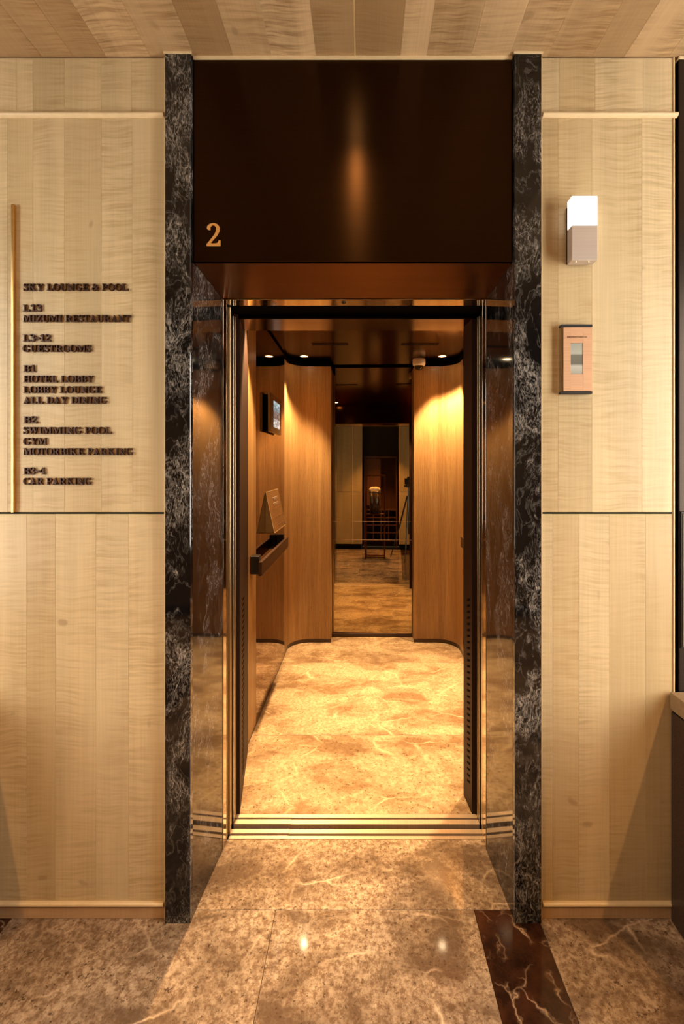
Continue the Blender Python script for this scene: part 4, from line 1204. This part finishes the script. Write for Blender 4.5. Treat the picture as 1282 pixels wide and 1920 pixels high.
cu.align_x = 'CENTER'
to = bpy.data.objects.new('caption', cu)
COL.objects.link(to)
bpy.context.view_layer.update()
dg = bpy.context.evaluated_depsgraph_get()
cm = bpy.data.meshes.new_from_object(to.evaluated_get(dg))
bpy.data.objects.remove(to)
cm.materials.clear()
cm.materials.append(M['rail'])
co = link('caption', cm, None, fs)
wd = max(v.co.x for v in cm.vertices) - min(v.co.x for v in cm.vertices)
co.scale = (0.063 / wd, 1, 1)
co.rotation_euler = (math.radians(90), 0, 0)
co.location = (0.0, -0.0203, 0.1795)

# ------------------------------------------------------------------ things behind the camera, seen in the lift mirror
st = tag(empty('display_stand', (-0.10, D(-0.42), 0)), 'tall slim metal frame stand in the lobby, seen in the mirror', 'stand')
for x in (-0.17, 0.17):
    for y in (-0.12, 0.12):
        box('leg', x - 0.011, x + 0.011, y - 0.011, y + 0.011, 0, 1.50, M['bronze'], st, 0.001)
for z, n in ((0.02, 'foot_rail'), (0.78, 'shelf_rail'), (1.48, 'top_rail')):
    for y in (-0.12, 0.12):
        box(n, -0.159, 0.159, y - 0.010, y + 0.010, z, z + 0.02, M['bronze'], st, 0.001)
    for x in (-0.17, 0.17):
        box(n, x - 0.010, x + 0.010, -0.109, 0.109, z, z + 0.02, M['bronze'], st, 0.001)
box('shelf', -0.159, 0.159, -0.109, 0.109, 0.785, 0.798, M['bronze_dark'], st)
bn = tag(empty('bin', (-0.11, D(-0.42), 0.80)), 'dark waste bin standing on the metal stand, seen in the mirror', 'bin')
bm = bmesh.new()
add_lathe(bm, [(0.0, 0.0), (0.085, 0.0), (0.105, 0.40), (0.098, 0.40), (0.08, 0.02), (0.0, 0.02)], 28)
finish(bm, 'bin_body', M['rail'], bn, True)
bm = bmesh.new()
add_lathe(bm, [(0.107, 0.40), (0.110, 0.405), (0.107, 0.412), (0.097, 0.412), (0.094, 0.405), (0.097, 0.40), (0.107, 0.40)], 28)
finish(bm, 'rim', M['brass'], bn, True)
bm = bmesh.new()
rr = random.Random(3)
N = 14
grid = [[None] * (N + 1) for _ in range(N + 1)]
for i in range(N + 1):
    for j in range(N + 1):
        u, w = i / N * 2 - 1, j / N * 2 - 1
        hh = 0.04 * max(0, 1 - (u * u) ** 2) * max(0, 1 - (w * w) ** 2) + 0.006 * math.sin(9 * u + 4 * w) + 0.004 * rr.random()
        grid[i][j] = bm.verts.new((0.10 * u, 0.08 * w, 0.03 + hh))
for i in range(N):
    for j in range(N):
        bm.faces.new((grid[i][j], grid[i + 1][j], grid[i + 1][j + 1], grid[i][j + 1]))
edge = [grid[i][0] for i in range(N + 1)] + [grid[N][j] for j in range(1, N + 1)] + [grid[i][N] for i in range(N - 1, -1, -1)] + [grid[0][j] for j in range(N - 1, 0, -1)]
low = [bm.verts.new((v.co.x, v.co.y, 0.0)) for v in edge]
for i in range(len(edge)):
    j = (i + 1) % len(edge)
    bm.faces.new((edge[i], edge[j], low[j], low[i]))
bm.faces.new(low)
tw = finish(bm, 'folded_cloth', mat_plain('cream_cloth', (0.72, 0.55, 0.34), 0.8, vary=0.1, scale=60), None, True, loc=(-0.11, D(-0.42), 1.2125))
tag(tw, 'cream cloth heaped on the dark bin, seen in the mirror', 'cloth')

tp = tag(empty('tripod', (0.50, D(-0.28), 0)), 'black camera tripod with camera in the lobby, seen in the mirror', 'tripod')
bm = bmesh.new()
add_bar(bm, (0, 0, 0.45), (0, 0, 1.28), 0.014, 12)
finish(bm, 'centre_column', M['black_plastic'], tp)
for ang in (math.radians(100), math.radians(220), math.radians(340)):
    bm = bmesh.new()
    e = Vector((0.42 * math.cos(ang), 0.42 * math.sin(ang), 0.0))
    add_bar(bm, (0.03 * math.cos(ang), 0.03 * math.sin(ang), 1.12), e * 0.5 + Vector((0, 0, 0.57)), 0.015, 10)
    add_bar(bm, e * 0.5 + Vector((0, 0, 0.57)), e + Vector((0, 0, 0.008)), 0.010, 10)
    finish(bm, 'leg', M['black_plastic'], tp)
bm = bmesh.new()
add_box(bm, -0.05, 0.05, -0.04, 0.04, 1.28, 1.33, 0.008)
add_cyl(bm, (-0.08, 0, 1.305), 0.018, 0.16, 'x', 16)
finish(bm, 'head', M['black_plastic'], tp)
bm = bmesh.new()
add_box(bm, -0.07, 0.07, -0.035, 0.035, 1.331, 1.44, 0.010, 2)
add_box(bm, -0.025, 0.025, -0.03, 0.03, 1.43, 1.47, 0.008, 2)
add_cyl(bm, (0, 0.03, 1.385), 0.040, 0.09, 'y', 24, 0.045)
finish(bm, 'camera_body', M['black_metal'], tp)
